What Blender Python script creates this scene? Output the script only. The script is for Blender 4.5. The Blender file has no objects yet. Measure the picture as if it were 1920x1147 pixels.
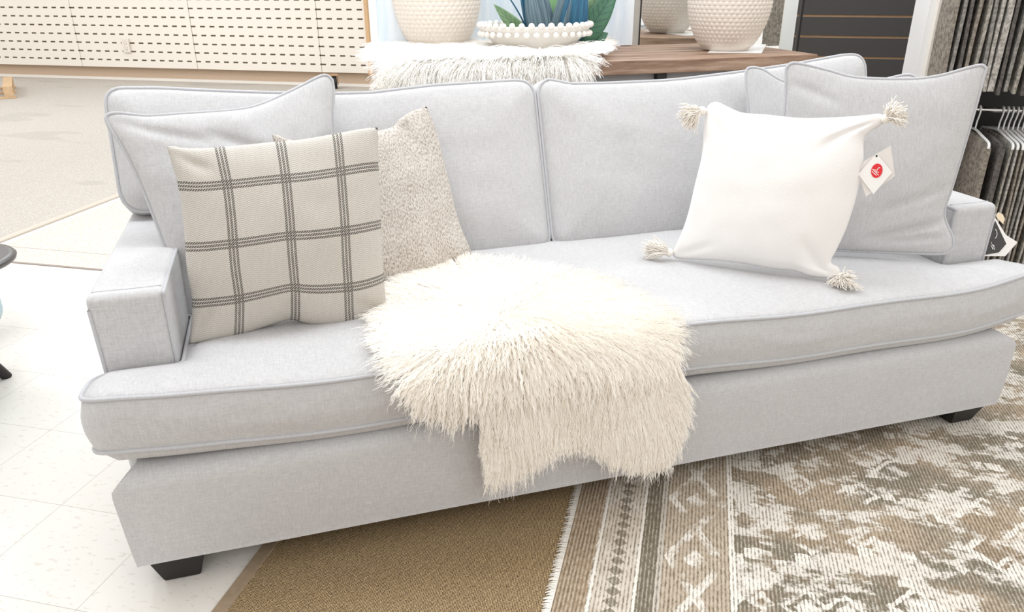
import bpy, bmesh, math, random
import numpy as np
from mathutils import Vector, Matrix, noise
random.seed(7); RNG = np.random.default_rng(11)
C = bpy.context.scene.collection
scene = bpy.context.scene
PI = math.pi

# ------------------------------------------------------------------ camera
CAM = np.array([0.418, -1.4575, 1.2363]); YAW, PITCH, ROLL, FPX = 16.6557, 23.4435, -0.1727, 1436.54
_y, _p, _r = [math.radians(a) for a in (YAW, PITCH, ROLL)]
FWD = np.array([math.sin(_y)*math.cos(_p), math.cos(_y)*math.cos(_p), -math.sin(_p)])
_rt = np.array([math.cos(_y), -math.sin(_y), 0.0]); _up = np.cross(_rt, FWD)
RT = math.cos(_r)*_rt + math.sin(_r)*_up; UP = -math.sin(_r)*_rt + math.cos(_r)*_up
cd = bpy.data.cameras.new('camera'); cam = bpy.data.objects.new('camera', cd); C.objects.link(cam)
cam.matrix_world = Matrix(((RT[0], UP[0], -FWD[0], CAM[0]), (RT[1], UP[1], -FWD[1], CAM[1]), (RT[2], UP[2], -FWD[2], CAM[2]), (0, 0, 0, 1)))
cd.sensor_width = 36; cd.lens = FPX*36/1920; cd.clip_start = 0.05; cd.clip_end = 100
scene.camera = cam
# ------------------------------------------------------------------ light
scene.view_settings.view_transform = 'Standard'; scene.view_settings.look = 'None'
scene.view_settings.gamma = 1; scene.view_settings.exposure = 0.42
scene.cycles.max_bounces = 20; scene.cycles.diffuse_bounces = 16; scene.cycles.transmission_bounces = 12
w = bpy.data.worlds.new('world'); scene.world = w; w.use_nodes = True
bg = w.node_tree.nodes['Background']; bg.inputs[0].default_value = (1.0, 0.955, 0.91, 1); bg.inputs[1].default_value = 0.82
def area(name, loc, size, power, color, rot=(0, 0, 0)):
    l = bpy.data.lights.new(name, 'AREA'); l.shape = 'RECTANGLE'; l.size = size[0]; l.size_y = size[1]
    l.energy = power; l.color = color
    o = bpy.data.objects.new(name, l); C.objects.link(o); o.location = loc; o.rotation_euler = rot; return o
PHI = math.radians(-29.5)
for i, (x, y, pw) in enumerate([(-0.9, -3.0, 9), (1.6, -3.2, 9), (3.9, -2.6, 16), (-0.3, 0.9, 22), (1.5, 0.5, 18), (3.4, 1.2, 22), (0.6, 2.9, 26), (-2.2, 3.2, 20), (-1.4, 6.6, 34), (2.6, 3.6, 20), (-4.6, 6.6, 36)]):  # lamps behind the camera are added fill for the sofa's front faces
    area('ceiling_and_fill_light', (x, y, 3.0), (1.25, 0.65), pw, (0.895, 0.95, 1.0), (0, 0, PHI))

# ------------------------------------------------------------------ helpers
def ray(px, py): return FWD + RT*(px-960)/FPX - UP*(py-573.5)/FPX
def on(px, py, n, v):
    n = np.array(n, float); d = ray(px, py); t = (v - CAM@n)/(d@n); return CAM + t*d
XA, YA, ZA = (1, 0, 0), (0, 1, 0), (0, 0, 1)
EX = np.array([math.cos(PHI), math.sin(PHI), 0]); EN = np.array([-math.sin(PHI), math.cos(PHI), 0])
def S(e, n, z=0.0): return EX*e + EN*n + np.array([0, 0, z])        # store axes -> world

def link(name, me, mat=None, parent=None):
    o = bpy.data.objects.new(name, me); C.objects.link(o)
    if mat is not None and len(me.materials) == 0: me.materials.append(mat)
    if parent is not None: o.parent = parent
    return o
def tag(o, label=None, cat=None, group=None, kind=None):
    if label: o['label'] = label
    if cat: o['category'] = cat
    if group: o['group'] = group
    if kind: o['kind'] = kind
    return o
def empty(name, loc, label, cat, group=None, rz=0.0):
    o = bpy.data.objects.new(name, None); C.objects.link(o); o.location = loc; o.rotation_euler = (0, 0, rz)
    o.empty_display_size = 0.1
    return tag(o, label, cat, group)
def unparent_loc(o, parent):
    """parent keeping world coordinates of the mesh data"""
    o.parent = parent; o.matrix_parent_inverse = Matrix.LocRotScale(parent.location, parent.rotation_euler, None).inverted(); return o
def mesh_np(name, V, Fq, smooth=True, uv=None):
    """V (n,3), Fq (m,k) same-size faces"""
    V = np.asarray(V, np.float32); Fq = np.asarray(Fq, np.int32); k = Fq.shape[1]
    me = bpy.data.meshes.new(name); me.vertices.add(len(V)); me.vertices.foreach_set('co', V.ravel())
    me.loops.add(Fq.size); me.loops.foreach_set('vertex_index', Fq.ravel())
    me.polygons.add(len(Fq)); me.polygons.foreach_set('loop_start', np.arange(0, Fq.size, k, dtype=np.int32))
    me.polygons.foreach_set('loop_total', np.full(len(Fq), k, np.int32))
    me.polygons.foreach_set('use_smooth', np.full(len(Fq), smooth))
    if uv is not None:
        l = me.uv_layers.new(name='UVMap'); l.data.foreach_set('uv', np.asarray(uv, np.float32)[Fq.ravel()].ravel())
    me.update(calc_edges=True); me.validate(); return me
def bm_mesh(name, bm, smooth=False):
    me = bpy.data.meshes.new(name); bmesh.ops.recalc_face_normals(bm, faces=bm.faces[:]); bm.to_mesh(me); bm.free()
    for p in me.polygons: p.use_smooth = smooth
    return me
def box_bm(sx, sy, sz, c=(0, 0, 0), bevel=0.0, seg=3, bm=None):
    new = bm is None
    if new: bm = bmesh.new()
    r = bmesh.ops.create_cube(bm, size=1); vs = r['verts']
    for v in vs: v.co = Vector((v.co.x*sx + c[0], v.co.y*sy + c[1], v.co.z*sz + c[2]))
    if bevel > 0:
        es = list({e for v in vs for e in v.link_edges}); bmesh.ops.bevel(bm, geom=es, offset=bevel, segments=seg, profile=0.5, affect='EDGES')
    return bm
def smooth_by_angle(me, ang=35):
    bm = bmesh.new(); bm.from_mesh(me)
    for e in bm.edges:
        if len(e.link_faces) == 2 and e.calc_face_angle() > math.radians(ang): e.smooth = False
    bm.to_mesh(me); bm.free()
    for p in me.polygons: p.use_smooth = True
def tube_np(pts, r, n=8, closed=False, taper=None):
    pts = np.asarray(pts, float); m = len(pts)
    if closed: T = np.roll(pts, -1, 0) - np.roll(pts, 1, 0)
    else: T = np.gradient(pts, axis=0)
    T /= np.linalg.norm(T, axis=1)[:, None] + 1e-12
    ref = np.array([0, 0, 1.0]) if abs(T[0][2]) < 0.9 else np.array([1.0, 0, 0])
    N = np.zeros_like(T); a = np.cross(T[0], ref); a /= np.linalg.norm(a)
    for i in range(m):
        a = a - T[i]*(a@T[i]); a /= np.linalg.norm(a); N[i] = a
    B = np.cross(T, N); rr = np.full(m, r) if taper is None else r*np.asarray(taper)
    th = np.arange(n)*2*PI/n
    V = pts[:, None, :] + rr[:, None, None]*(np.cos(th)[None, :, None]*N[:, None, :] + np.sin(th)[None, :, None]*B[:, None, :])
    V = V.reshape(-1, 3); F = []
    for i in range(m if closed else m-1):
        j = (i+1) % m
        for k in range(n):
            F.append((i*n+k, i*n+(k+1) % n, j*n+(k+1) % n, j*n+k))
    return V, F
def tube_obj(name, pts, r, mat, parent=None, n=8, closed=False, taper=None):
    V, F = tube_np(pts, r, n, closed, taper); return link(name, mesh_np(name, V, F), mat, parent)
def tubes_obj(name, lists, r, mat, parent=None, n=6, taper=None):
    Vs, Fs, o = [], [], 0
    for pts in lists:
        V, F = tube_np(pts, r, n, False, taper); Vs.append(V); Fs.append(np.array(F)+o); o += len(V)
    return link(name, mesh_np(name, np.vstack(Vs), np.vstack(Fs)), mat, parent)
def spline(P, m):
    """Catmull-Rom through points, m samples by arc length"""
    P = np.asarray(P, float); Q = np.vstack([2*P[0]-P[1], P, 2*P[-1]-P[-2]]); out = []
    for i in range(1, len(Q)-2):
        for t in np.linspace(0, 1, 16, endpoint=False):
            p0, p1, p2, p3 = Q[i-1], Q[i], Q[i+1], Q[i+2]
            out.append(0.5*((2*p1)+(-p0+p2)*t+(2*p0-5*p1+4*p2-p3)*t*t+(-p0+3*p1-3*p2+p3)*t**3))
    out.append(P[-1]); out = np.array(out); d = np.r_[0, np.cumsum(np.linalg.norm(np.diff(out, axis=0), axis=1))]
    s = np.linspace(0, d[-1], m); return np.stack([np.interp(s, d, out[:, k]) for k in range(out.shape[1])], 1)
def lathe(name, prof, mat, n=48, parent=None, loc=None, sx=1, sy=1):
    V, F = [], []
    for (r, z) in prof:
        for k in range(n): V.append((r*math.cos(2*PI*k/n)*sx, r*math.sin(2*PI*k/n)*sy, z))
    for i in range(len(prof)-1):
        for k in range(n): F.append((i*n+k, i*n+(k+1) % n, (i+1)*n+(k+1) % n, (i+1)*n+k))
    o = link(name, mesh_np(name, V, F), mat, parent)
    if loc is not None: o.location = loc
    return o

# ------------------------------------------------------------------ materials
class NT:
    def __init__(s, name):
        s.m = bpy.data.materials.new(name); s.m.use_nodes = True; s.t = s.m.node_tree; s.b = s.t.nodes['Principled BSDF']
    def n(s, typ, ins=None, **kw):
        nd = s.t.nodes.new(typ)
        for k, v in kw.items(): setattr(nd, k, v)
        for k, v in (ins or {}).items(): s.put(nd.inputs[k], v)
        return nd
    def put(s, sock, v):
        if isinstance(v, bpy.types.NodeSocket): s.t.links.new(v, sock)
        elif isinstance(v, bpy.types.Node): s.t.links.new(v.outputs[0], sock)
        else: sock.default_value = v
    def math(s, op, a, b=0.0, c=None):
        d = {0: a, 1: b}
        if c is not None: d[2] = c
        return s.n('ShaderNodeMath', d, operation=op).outputs[0]
    def mix(s, f, a, b, mode='MIX'):
        nd = s.n('ShaderNodeMix', data_type='RGBA', blend_type=mode)
        s.put(nd.inputs[0], f); s.put(nd.inputs[6], a); s.put(nd.inputs[7], b); return nd.outputs[2]
    def noise(s, vec, scale, detail=3, rough=0.55, out=0):
        return s.n('ShaderNodeTexNoise', {'Vector': vec, 'Scale': scale, 'Detail': detail, 'Roughness': rough}).outputs[out]
    def mapping(s, vec, sc=(1, 1, 1), loc=(0, 0, 0), rot=(0, 0, 0)):
        return s.n('ShaderNodeMapping', {'Vector': vec, 'Scale': sc, 'Location': loc, 'Rotation': rot}).outputs[0]
    def coord(s, o='Object'): return s.n('ShaderNodeTexCoord').outputs[o]
    def ramp(s, f, stops, interp='LINEAR'):
        nd = s.n('ShaderNodeValToRGB', {0: f}); cr = nd.color_ramp; cr.interpolation = interp
        while len(cr.elements) < len(stops): cr.elements.new(0.5)
        for e, (p, c) in zip(cr.elements, stops): e.position = p; e.color = c
        return nd.outputs[0]
    def bump(s, h, strength=0.3, dist=0.002):
        s.put(s.b.inputs['Normal'], s.n('ShaderNodeBump', {'Height': h, 'Strength': strength, 'Distance': dist}).outputs[0])
    def col(s, v): s.put(s.b.inputs['Base Color'], v)
    def set(s, **kw):
        for k, v in kw.items(): s.put(s.b.inputs[k.replace('_', ' ')], v)
        return s
def g(*c): return (c[0], c[1], c[2], 1.0)
def plain(name, c, rough=0.6, metal=0.0, var=0.0, scale=30, bump=0.0):
    t = NT(name); t.set(Roughness=rough, Metallic=metal)
    if var or bump:
        nz = t.noise(t.coord(), scale, 5)
        if var: t.col(t.mix(nz, g(*[x*(1-var) for x in c]), g(*[min(1, x*(1+var)) for x in c])))
        else: t.col(g(*c))
        if bump: t.bump(nz, bump, 0.002)
    else: t.col(g(*c))
    return t.m
def linen(name, dark, light, fine=1.0, bump=0.35):
    t = NT(name); v = t.coord()
    a = t.noise(t.mapping(v, (55*fine, 520*fine, 520*fine)), 1, 2); b = t.noise(t.mapping(v, (520*fine, 55*fine, 55*fine)), 1, 2)
    c = t.noise(v, 9, 3); k = t.noise(v, 700*fine, 2)
    f = t.math('ADD', t.math('MULTIPLY', t.math('ADD', a, b), 0.36), t.math('ADD', t.math('MULTIPLY', c, 0.06), t.math('MULTIPLY', k, 0.2)))
    t.col(t.ramp(f, [(0.36, g(*dark)), (0.64, g(*light))])); t.bump(f, bump, 0.0012)
    t.set(Roughness=0.9, Sheen_Weight=0.15, Sheen_Roughness=0.5); return t.m
M = {}
M['linen'] = linen('grey_linen', (0.45, 0.448, 0.455), (0.60, 0.597, 0.603))
M['welt'] = linen('grey_welt', (0.42, 0.425, 0.445), (0.56, 0.565, 0.585), 2.0)
M['dark_wood'] = plain('espresso_wood', (0.009, 0.006, 0.005), 0.5, var=0.3, scale=40)
M['white_metal'] = plain('white_metal', (0.85, 0.85, 0.83), 0.4)
M['chrome'] = plain('chrome', (0.75, 0.75, 0.75), 0.18, 1.0)
M['black'] = plain('black_paint', (0.012, 0.012, 0.012), 0.5)
M['paper'] = plain('white_paper', (0.84, 0.83, 0.81), 0.7)
M['cream_paper'] = plain('cream_paper', (0.80, 0.68, 0.50), 0.8)
M['red'] = plain('red_ink', (0.72, 0.015, 0.03), 0.5)
M['plastic_white'] = plain('white_plastic', (0.85, 0.85, 0.84), 0.35)

def pillow_white():
    t = NT('white_cotton_weave'); v = t.coord('UV')
    wv = t.noise(t.mapping(v, (70, 260, 1)), 1, 3); c = t.noise(v, 5, 3)
    t.col(t.mix(t.math('MULTIPLY', wv, 0.8), g(0.80, 0.785, 0.77), g(0.89, 0.88, 0.87)))
    t.bump(wv, 0.35, 0.002); t.set(Roughness=0.92, Sheen_Weight=0.2); return t.m
M['cotton'] = pillow_white()
M['cord'] = plain('cotton_cord', (0.84, 0.80, 0.74), 0.9, var=0.06, scale=300)
def boucle():
    t = NT('oatmeal_boucle'); v = t.coord('UV')
    a = t.noise(t.mapping(v, (130, 55, 1)), 1, 4, 0.7); b = t.noise(v, 8, 2)
    f = t.math('ADD', a, t.math('MULTIPLY', b, 0.12))
    t.col(t.ramp(f, [(0.36, g(0.22, 0.17, 0.13)), (0.50, g(0.48, 0.43, 0.38)), (0.62, g(0.71, 0.67, 0.625))]))
    t.bump(a, 0.8, 0.004); t.set(Roughness=0.95); return t.m
M['boucle'] = boucle()
def plaid():
    t = NT('taupe_windowpane_plaid'); uv = t.coord('UV'); sp = t.n('ShaderNodeSeparateXYZ', {0: uv}); u, v = sp.outputs[0], sp.outputs[1]
    def lines(c, cs):
        tot = None
        for c0 in cs:
            for off in (-0.0175, 0.0, 0.0175):
                d = t.math('ABSOLUTE', t.math('SUBTRACT', c, c0+off)); l = t.math('LESS_THAN', d, 0.0062)
                tot = l if tot is None else t.math('ADD', tot, l)
        return t.math('MINIMUM', tot, 1.0)
    # herringbone twill: zig-zag of diagonal threads
    zig = t.math('MULTIPLY', t.math('PINGPONG', t.math('MULTIPLY', u, 46.0), 1.0), 0.010)
    tw = t.math('SINE', t.math('MULTIPLY', t.math('ADD', v, zig), 2*PI*95))
    tw01 = t.math('MULTIPLY_ADD', tw, 0.5, 0.5)
    dash = t.math('GREATER_THAN', t.math('SINE', t.math('MULTIPLY', t.math('ADD', u, v), 2*PI*80)), -0.6)
    LU = t.math('MULTIPLY', lines(u, (0.235, 0.515, 0.79)), dash); LV = t.math('MULTIPLY', lines(v, (0.20, 0.50, 0.785)), dash)
    nz = t.noise(t.mapping(uv, (40, 400, 1)), 1, 2)
    base = t.mix(t.math('MULTIPLY', t.math('ADD', tw01, nz), 0.5), g(0.36, 0.335, 0.30), g(0.66, 0.625, 0.575))
    c1 = t.mix(t.math('MULTIPLY', LU, 0.88), base, g(0.055, 0.052, 0.042)); c2 = t.mix(t.math('MULTIPLY', LV, 0.9), c1, g(0.05, 0.046, 0.038))
    t.col(c2); t.bump(tw01, 0.25, 0.0015); t.set(Roughness=0.92); return t.m
M['plaid'] = plaid()
def wool(name, a, b):
    t = NT(name); oi = t.coord(); nz = t.noise(oi, 38, 3)
    c = t.mix(nz, g(*a), g(*b)); t.col(c); t.set(Roughness=0.8)
    tr = t.n('ShaderNodeBsdfTranslucent', {'Color': c}); mx = t.n('ShaderNodeMixShader', {0: 0.04, 1: t.b.outputs[0], 2: tr.outputs[0]})
    t.t.links.new(mx.outputs[0], t.t.nodes['Material Output'].inputs['Surface']); return t.m
M['wool'] = wool('ivory_wool', (0.975, 0.94, 0.88), (0.995, 0.98, 0.945))
M['wool_white'] = wool('white_wool', (0.98, 0.965, 0.935), (0.995, 0.99, 0.975))
def wood_top():
    t = NT('weathered_oak'); v = t.coord(); a = t.noise(t.mapping(v, (2.5, 40, 40)), 1, 6, 0.65); b = t.noise(t.mapping(v, (1.2, 8, 8), (3, 1, 0)), 2, 4)
    c = t.n('ShaderNodeTexVoronoi', {'Vector': t.mapping(v, (0.9, 5, 1)), 'Scale': 1.3}).outputs['Color']
    f = t.math('ADD', t.math('MULTIPLY', a, 0.6), t.math('MULTIPLY', b, 0.4))
    t.col(t.ramp(f, [(0.35, g(0.10, 0.05, 0.028)), (0.48, g(0.27, 0.165, 0.11)), (0.60, g(0.46, 0.33, 0.24))]))
    t.bump(a, 0.3, 0.002); t.set(Roughness=0.6); return t.m
M['oak'] = wood_top()
def tile_mat():
    t = NT('vinyl_composition_tile'); v = t.coord()
    br = t.n('ShaderNodeTexBrick', {'Vector': t.mapping(v, (1, 1, 1), (0.39, -0.23+0.293*4, 0)), 'Scale': 1.0, 'Mortar Size': 0.0009, 'Brick Width': 0.293, 'Row Height': 0.293, 'Mortar Smooth': 0.2,
        'Color1': g(0.77, 0.745, 0.70), 'Color2': g(0.74, 0.715, 0.67), 'Mortar': g(0.44, 0.41, 0.37)}, offset=0.0, squash=1.0)
    fl = t.noise(t.mapping(v, (40, 90, 1), rot=(0, 0, 0.5)), 1, 3, 0.6); fl2 = t.math('GREATER_THAN', fl, 0.615)
    lo = t.noise(v, 2.0, 3)
    c = t.mix(t.math('MULTIPLY', fl2, 0.35), br.outputs[0], g(0.50, 0.44, 0.37)); c = t.mix(t.math('MULTIPLY', lo, 0.12), c, g(0.62, 0.56, 0.48))
    t.col(c); t.set(Roughness=t.math('MULTIPLY_ADD', lo, 0.15, 0.32)); return t.m
M['tile'] = tile_mat()
def speckle(name, cs, scale=160, bump=0.4, rough=0.95):
    t = NT(name); v = t.coord(); a = t.noise(v, scale, 3, 0.7); b = t.noise(v, 1.3, 4)
    st = t.ramp(t.noise(t.mapping(v, (1.0, 2.2, 1), (7.3, 2.1, 0)), 1.1, 3, 0.45), [(0.60, g(0, 0, 0)), (0.63, g(1, 1, 1))])
    c = t.ramp(a, [(0.34, g(*cs[0])), (0.5, g(*cs[1])), (0.66, g(*cs[2]))])
    c = t.mix(t.math('MULTIPLY', b, 0.35), c, g(*[x*0.86 for x in cs[1]]))
    if bump > 0.3: c = t.mix(t.math('MULTIPLY', st, 0.25), c, g(*[x*0.6 for x in cs[1]]))
    t.col(c); t.bump(a, bump, 0.003); t.set(Roughness=rough); return t.m
M['carpet'] = speckle('beige_loop_carpet', ((0.32, 0.29, 0.255), (0.50, 0.465, 0.42), (0.64, 0.605, 0.555)))
M['tan_tile'] = speckle('tan_terrazzo_tile', ((0.46, 0.41, 0.35), (0.62, 0.575, 0.51), (0.72, 0.68, 0.61)), 70, 0.05, 0.5)
def sisal():
    t = NT('brown_sisal_weave'); v = t.coord(); sp = t.n('ShaderNodeSeparateXYZ', {0: t.n('ShaderNodeVectorMath', {0: v, 1: t.n('ShaderNodeVectorMath', {0: t.noise(v, 90, 2, out=1), 3: 0.004}, operation='SCALE').outputs[0]}, operation='ADD').outputs[0]})
    x, y = sp.outputs[0], sp.outputs[1]; P_ = 0.0062
    sx = t.math('SINE', t.math('MULTIPLY', t.math('ADD', x, y), 2*PI/P_)); sy = t.math('SINE', t.math('MULTIPLY', t.math('SUBTRACT', y, x), 2*PI/(P_*1.2)))
    f = t.math('MULTIPLY_ADD', t.math('MULTIPLY', sx, sy), 0.5, 0.5); nz = t.noise(v, 190, 3, 0.7); f2 = t.math('ADD', t.math('MULTIPLY', f, 0.62), t.math('MULTIPLY', nz, 0.42))
    t.col(t.ramp(f2, [(0.36, g(0.03, 0.014, 0.004)), (0.52, g(0.25, 0.155, 0.062)), (0.68, g(0.66, 0.50, 0.29))])); t.bump(f2, 0.8, 0.003); t.set(Roughness=0.9); return t.m
M['sisal'] = sisal()
M['sisal_binding'] = plain('tan_binding', (0.30, 0.225, 0.15), 0.85, var=0.25, scale=60)
def oriental():
    """distressed oriental rug: local x runs away from the fringed edge, y along it"""
    t = NT('distressed_oriental_rug'); v = t.coord(); wob = t.n('ShaderNodeVectorMath', {0: t.noise(v, 26, 4, out=1), 3: 0.030}, operation='SCALE').outputs[0]
    vv = t.n('ShaderNodeVectorMath', {0: v, 1: wob}, operation='ADD').outputs[0]
    wob2 = t.n('ShaderNodeVectorMath', {0: t.noise(v, 60, 3, out=1), 3: 0.008}, operation='SCALE').outputs[0]
    sb = t.n('ShaderNodeSeparateXYZ', {0: t.n('ShaderNodeVectorMath', {0: v, 1: wob2}, operation='ADD').outputs[0]})
    sf_ = t.n('ShaderNodeSeparateXYZ', {0: vv}); xf, yf = sf_.outputs[0], sf_.outputs[1]
    sp = t.n('ShaderNodeSeparateXYZ', {0: v}); x, y = sb.outputs[0], sb.outputs[1]
    tan, grey, cream, brown = g(0.38, 0.295, 0.205), g(0.19, 0.165, 0.12), g(0.78, 0.74, 0.67), g(0.30, 0.215, 0.135)
    def band(a, b): return t.math('MULTIPLY', t.math('GREATER_THAN', x, a), t.math('LESS_THAN', x, b))
    def vor(scale, metric, vec, feat='F1', rnd=1.0, out=0): 
        nd = t.n('ShaderNodeTexVoronoi', {'Vector': vec, 'Scale': scale, 'Randomness': rnd}, distance=metric, feature=feat); return nd.outputs[out]
    lo = t.noise(v, 3.0, 4, 0.6); mid = t.noise(v, 16, 4, 0.65); hi = t.noise(v, 130, 3, 0.7)
    mir = t.n('ShaderNodeCombineXYZ', {0: t.math('PINGPONG', t.math('ADD', xf, 0.17), 0.62), 1: t.math('PINGPONG', yf, 0.46), 2: 0.0}).outputs[0]
    field = t.mix(t.ramp(lo, [(0.40, g(0, 0, 0)), (0.58, g(1, 1, 1))]), tan, grey)
    v1 = vor(6.5, 'MANHATTAN', mir); ring = t.math('SUBTRACT', 1.0, t.math('GREATER_THAN', t.math('ABSOLUTE', t.math('SUBTRACT', v1, 0.42)), 0.055)); core = t.math('LESS_THAN', v1, 0.26)
    v2 = vor(15, 'CHEBYCHEV', mir, rnd=0.85); small = t.math('LESS_THAN', v2, 0.24)
    v3 = vor(3.1, 'MANHATTAN', mir, rnd=0.6); big = t.math('LESS_THAN', v3, 0.50)
    field = t.mix(t.math('MULTIPLY', big, 0.65), field, brown)
    bigr = t.math('LESS_THAN', t.math('ABSOLUTE', t.math('SUBTRACT', v3, 0.53)), 0.035)
    m = t.math('MINIMUM', t.math('ADD', t.math('ADD', ring, core), t.math('ADD', small, bigr)), 1.0)
    wear = t.ramp(t.math('ADD', t.math('MULTIPLY', mid, 0.6), t.math('MULTIPLY', lo, 0.4)), [(0.44, g(0.0, 0.0, 0.0)), (0.52, g(0.95, 0.95, 0.95))])
    patch = t.ramp(t.noise(t.mapping(v, (1, 1.5, 1), (3, 5, 0)), 6, 8, 0.72), [(0.50, g(0, 0, 0)), (0.54, g(0.8, 0.8, 0.8))])
    field = t.mix(t.math('MULTIPLY', m, wear), field, cream); field = t.mix(patch, field, cream)
    # borders
    saw = t.math('PINGPONG', y, 0.016); tri = t.math('LESS_THAN', t.math('ABSOLUTE', t.math('SUBTRACT', x, 0.128)), t.math('MULTIPLY', saw, 1.1))
    zz = t.math('PINGPONG', y, 0.11); diam = t.math('LESS_THAN', t.math('ABSOLUTE', t.math('SUBTRACT', t.math('ABSOLUTE', t.math('SUBTRACT', x, 0.30)), t.math('MULTIPLY', zz, 0.55))), 0.011)
    diam2 = t.math('LESS_THAN', t.math('ADD', t.math('ABSOLUTE', t.math('SUBTRACT', x, 0.30)), t.math('MULTIPLY', t.math('SUBTRACT', 0.11, zz), 0.8)), 0.028)
    bd = t.mix(band(-1, 0.075), field, t.mix(mid, brown, tan)); 
    bd = t.mix(band(0.075, 0.085), bd, cream); b2 = t.mix(t.math('MULTIPLY', tri, 0.85), t.mix(mid, tan, cream), grey); bd = t.mix(band(0.085, 0.17), bd, b2)
    bd = t.mix(band(0.17, 0.178), bd, cream); bd = t.mix(band(0.178, 0.215), bd, grey); bd = t.mix(band(0.215, 0.228), bd, g(0.48, 0.44, 0.38))
    b3 = t.mix(t.math('MULTIPLY', t.math('MINIMUM', t.math('ADD', diam, diam2), 1.0), wear), t.mix(mid, tan, g(0.46, 0.40, 0.32)), cream)
    bd = t.mix(band(0.228, 0.375), bd, b3); bd = t.mix(band(0.375, 0.388), bd, cream)
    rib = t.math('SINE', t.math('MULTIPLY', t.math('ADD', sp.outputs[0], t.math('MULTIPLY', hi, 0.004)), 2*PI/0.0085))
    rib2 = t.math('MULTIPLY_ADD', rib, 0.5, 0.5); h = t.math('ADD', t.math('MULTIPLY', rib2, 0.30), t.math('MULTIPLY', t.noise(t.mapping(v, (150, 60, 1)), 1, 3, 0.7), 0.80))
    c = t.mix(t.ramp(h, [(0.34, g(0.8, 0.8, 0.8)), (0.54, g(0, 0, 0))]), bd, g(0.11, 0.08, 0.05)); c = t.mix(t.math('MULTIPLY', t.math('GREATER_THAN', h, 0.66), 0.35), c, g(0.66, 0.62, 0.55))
    t.col(c); t.bump(h, 0.7, 0.003); t.set(Roughness=0.95); return t.m
M['oriental'] = oriental()
M['fringe'] = plain('white_cotton_fringe', (0.80, 0.77, 0.71), 0.9, var=0.08, scale=200)
def slots():
    """cream panel with rows of punched slots (local x along panel, z up)"""
    t = NT('slotted_cream_panel'); sp = t.n('ShaderNodeSeparateXYZ', {0: t.coord()}); x, z = sp.outputs[0], sp.outputs[2]
    fx = t.math('FRACT', t.math('DIVIDE', t.math('ADD', x, 10.0), 0.1277)); fz = t.math('FRACT', t.math('DIVIDE', t.math('SUBTRACT', z, 0.039-0.102), 0.102))
    a = t.math('LESS_THAN', t.math('ABSOLUTE', t.math('SUBTRACT', fx, 0.5)), 0.26); b = t.math('LESS_THAN', t.math('ABSOLUTE', t.math('SUBTRACT', fz, 0.5)), 0.085)
    m = t.math('MULTIPLY', a, b); t.col(t.mix(m, g(0.86, 0.815, 0.74), g(0.10, 0.065, 0.035))); t.set(Roughness=0.6); t.bump(t.math('MULTIPLY', m, -1.0), 1.0, 0.006); return t.m
M['slots'] = slots()
M['tan_paint'] = plain('tan_paint', (0.55, 0.42, 0.31), 0.8, var=0.1, scale=60)
M['white_paint'] = plain('white_paint', (0.80, 0.80, 0.80), 0.7, var=0.02, scale=5)
M['cream_paint'] = plain('cream_paint', (0.80, 0.76, 0.70), 0.7, var=0.02, scale=5)
M['raw_wood'] = plain('pine_edge', (0.66, 0.44, 0.25), 0.7, var=0.15, scale=25)
M['slat_dark'] = plain('charcoal_laminate', (0.062, 0.057, 0.055), 0.7, var=0.5, scale=500)
M['groove'] = plain('groove_wood', (0.50, 0.31, 0.18), 0.7, var=0.15, scale=25)
M['ceramic'] = plain('matte_blush_ceramic', (0.76, 0.695, 0.625), 0.75, var=0.05, scale=25, bump=0.15)
M['bowl_white'] = plain('chalk_white_ceramic', (0.78, 0.75, 0.71), 0.6, var=0.06, scale=30, bump=0.1)
def canvas_mat():
    t = NT('pale_blue_brushed_canvas'); v = t.coord(); a = t.noise(t.mapping(v, (14, 14, 1.6)), 1, 5, 0.6)
    t.col(t.ramp(a, [(0.35, g(0.60, 0.70, 0.80)), (0.6, g(0.80, 0.85, 0.90))])); t.bump(a, 0.2, 0.002); t.set(Roughness=0.85); return t.m
M['canvas'] = canvas_mat()
def leaf_mat(name, a, b, st):
    t = NT(name); uv = t.coord('UV'); f = t.noise(t.mapping(uv, (16, 1.2, 1)), 1, 4, 0.6)
    t.col(t.ramp(f, [(0.35, g(*a)), (0.65, g(*b))])); t.bump(f, 0.3, 0.002); t.set(Roughness=st); return t.m
M['leaf_blue'] = leaf_mat('blue_leaf', (0.005, 0.055, 0.13), (0.03, 0.17, 0.27), 0.35)
M['leaf_slate'] = leaf_mat('slate_leaf', (0.035, 0.07, 0.10), (0.18, 0.27, 0.31), 0.45)
def veined(name, a, b, vein):
    t = NT(name); sp = t.n('ShaderNodeSeparateXYZ', {0: t.coord('UV')}); u, v = sp.outputs[0], sp.outputs[1]
    au = t.math('ABSOLUTE', t.math('SUBTRACT', u, 0.5)); s_ = t.math('FRACT', t.math('MULTIPLY', t.math('SUBTRACT', v, t.math('MULTIPLY', au, 0.35)), 9.0))
    l = t.math('MULTIPLY', t.math('LESS_THAN', s_, 0.13), t.math('LESS_THAN', au, 0.4)); l = t.math('MINIMUM', t.math('ADD', l, t.math('LESS_THAN', au, 0.02)), 1.0)
    c = t.mix(t.noise(t.coord(), 60, 3), g(*a), g(*b)); t.col(t.mix(t.math('MULTIPLY', l, 0.8), c, g(*vein))); t.set(Roughness=0.5); return t.m
M['leaf_green'] = veined('green_leaf', (0.10, 0.20, 0.095), (0.24, 0.36, 0.19), (0.03, 0.09, 0.06))
M['leaf_dark'] = veined('deep_green_leaf', (0.02, 0.09, 0.055), (0.07, 0.19, 0.10), (0.01, 0.04, 0.04))
M['leaf_bright'] = leaf_mat('bright_leaf', (0.10, 0.33, 0.12), (0.35, 0.55, 0.28), 0.5)
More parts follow.
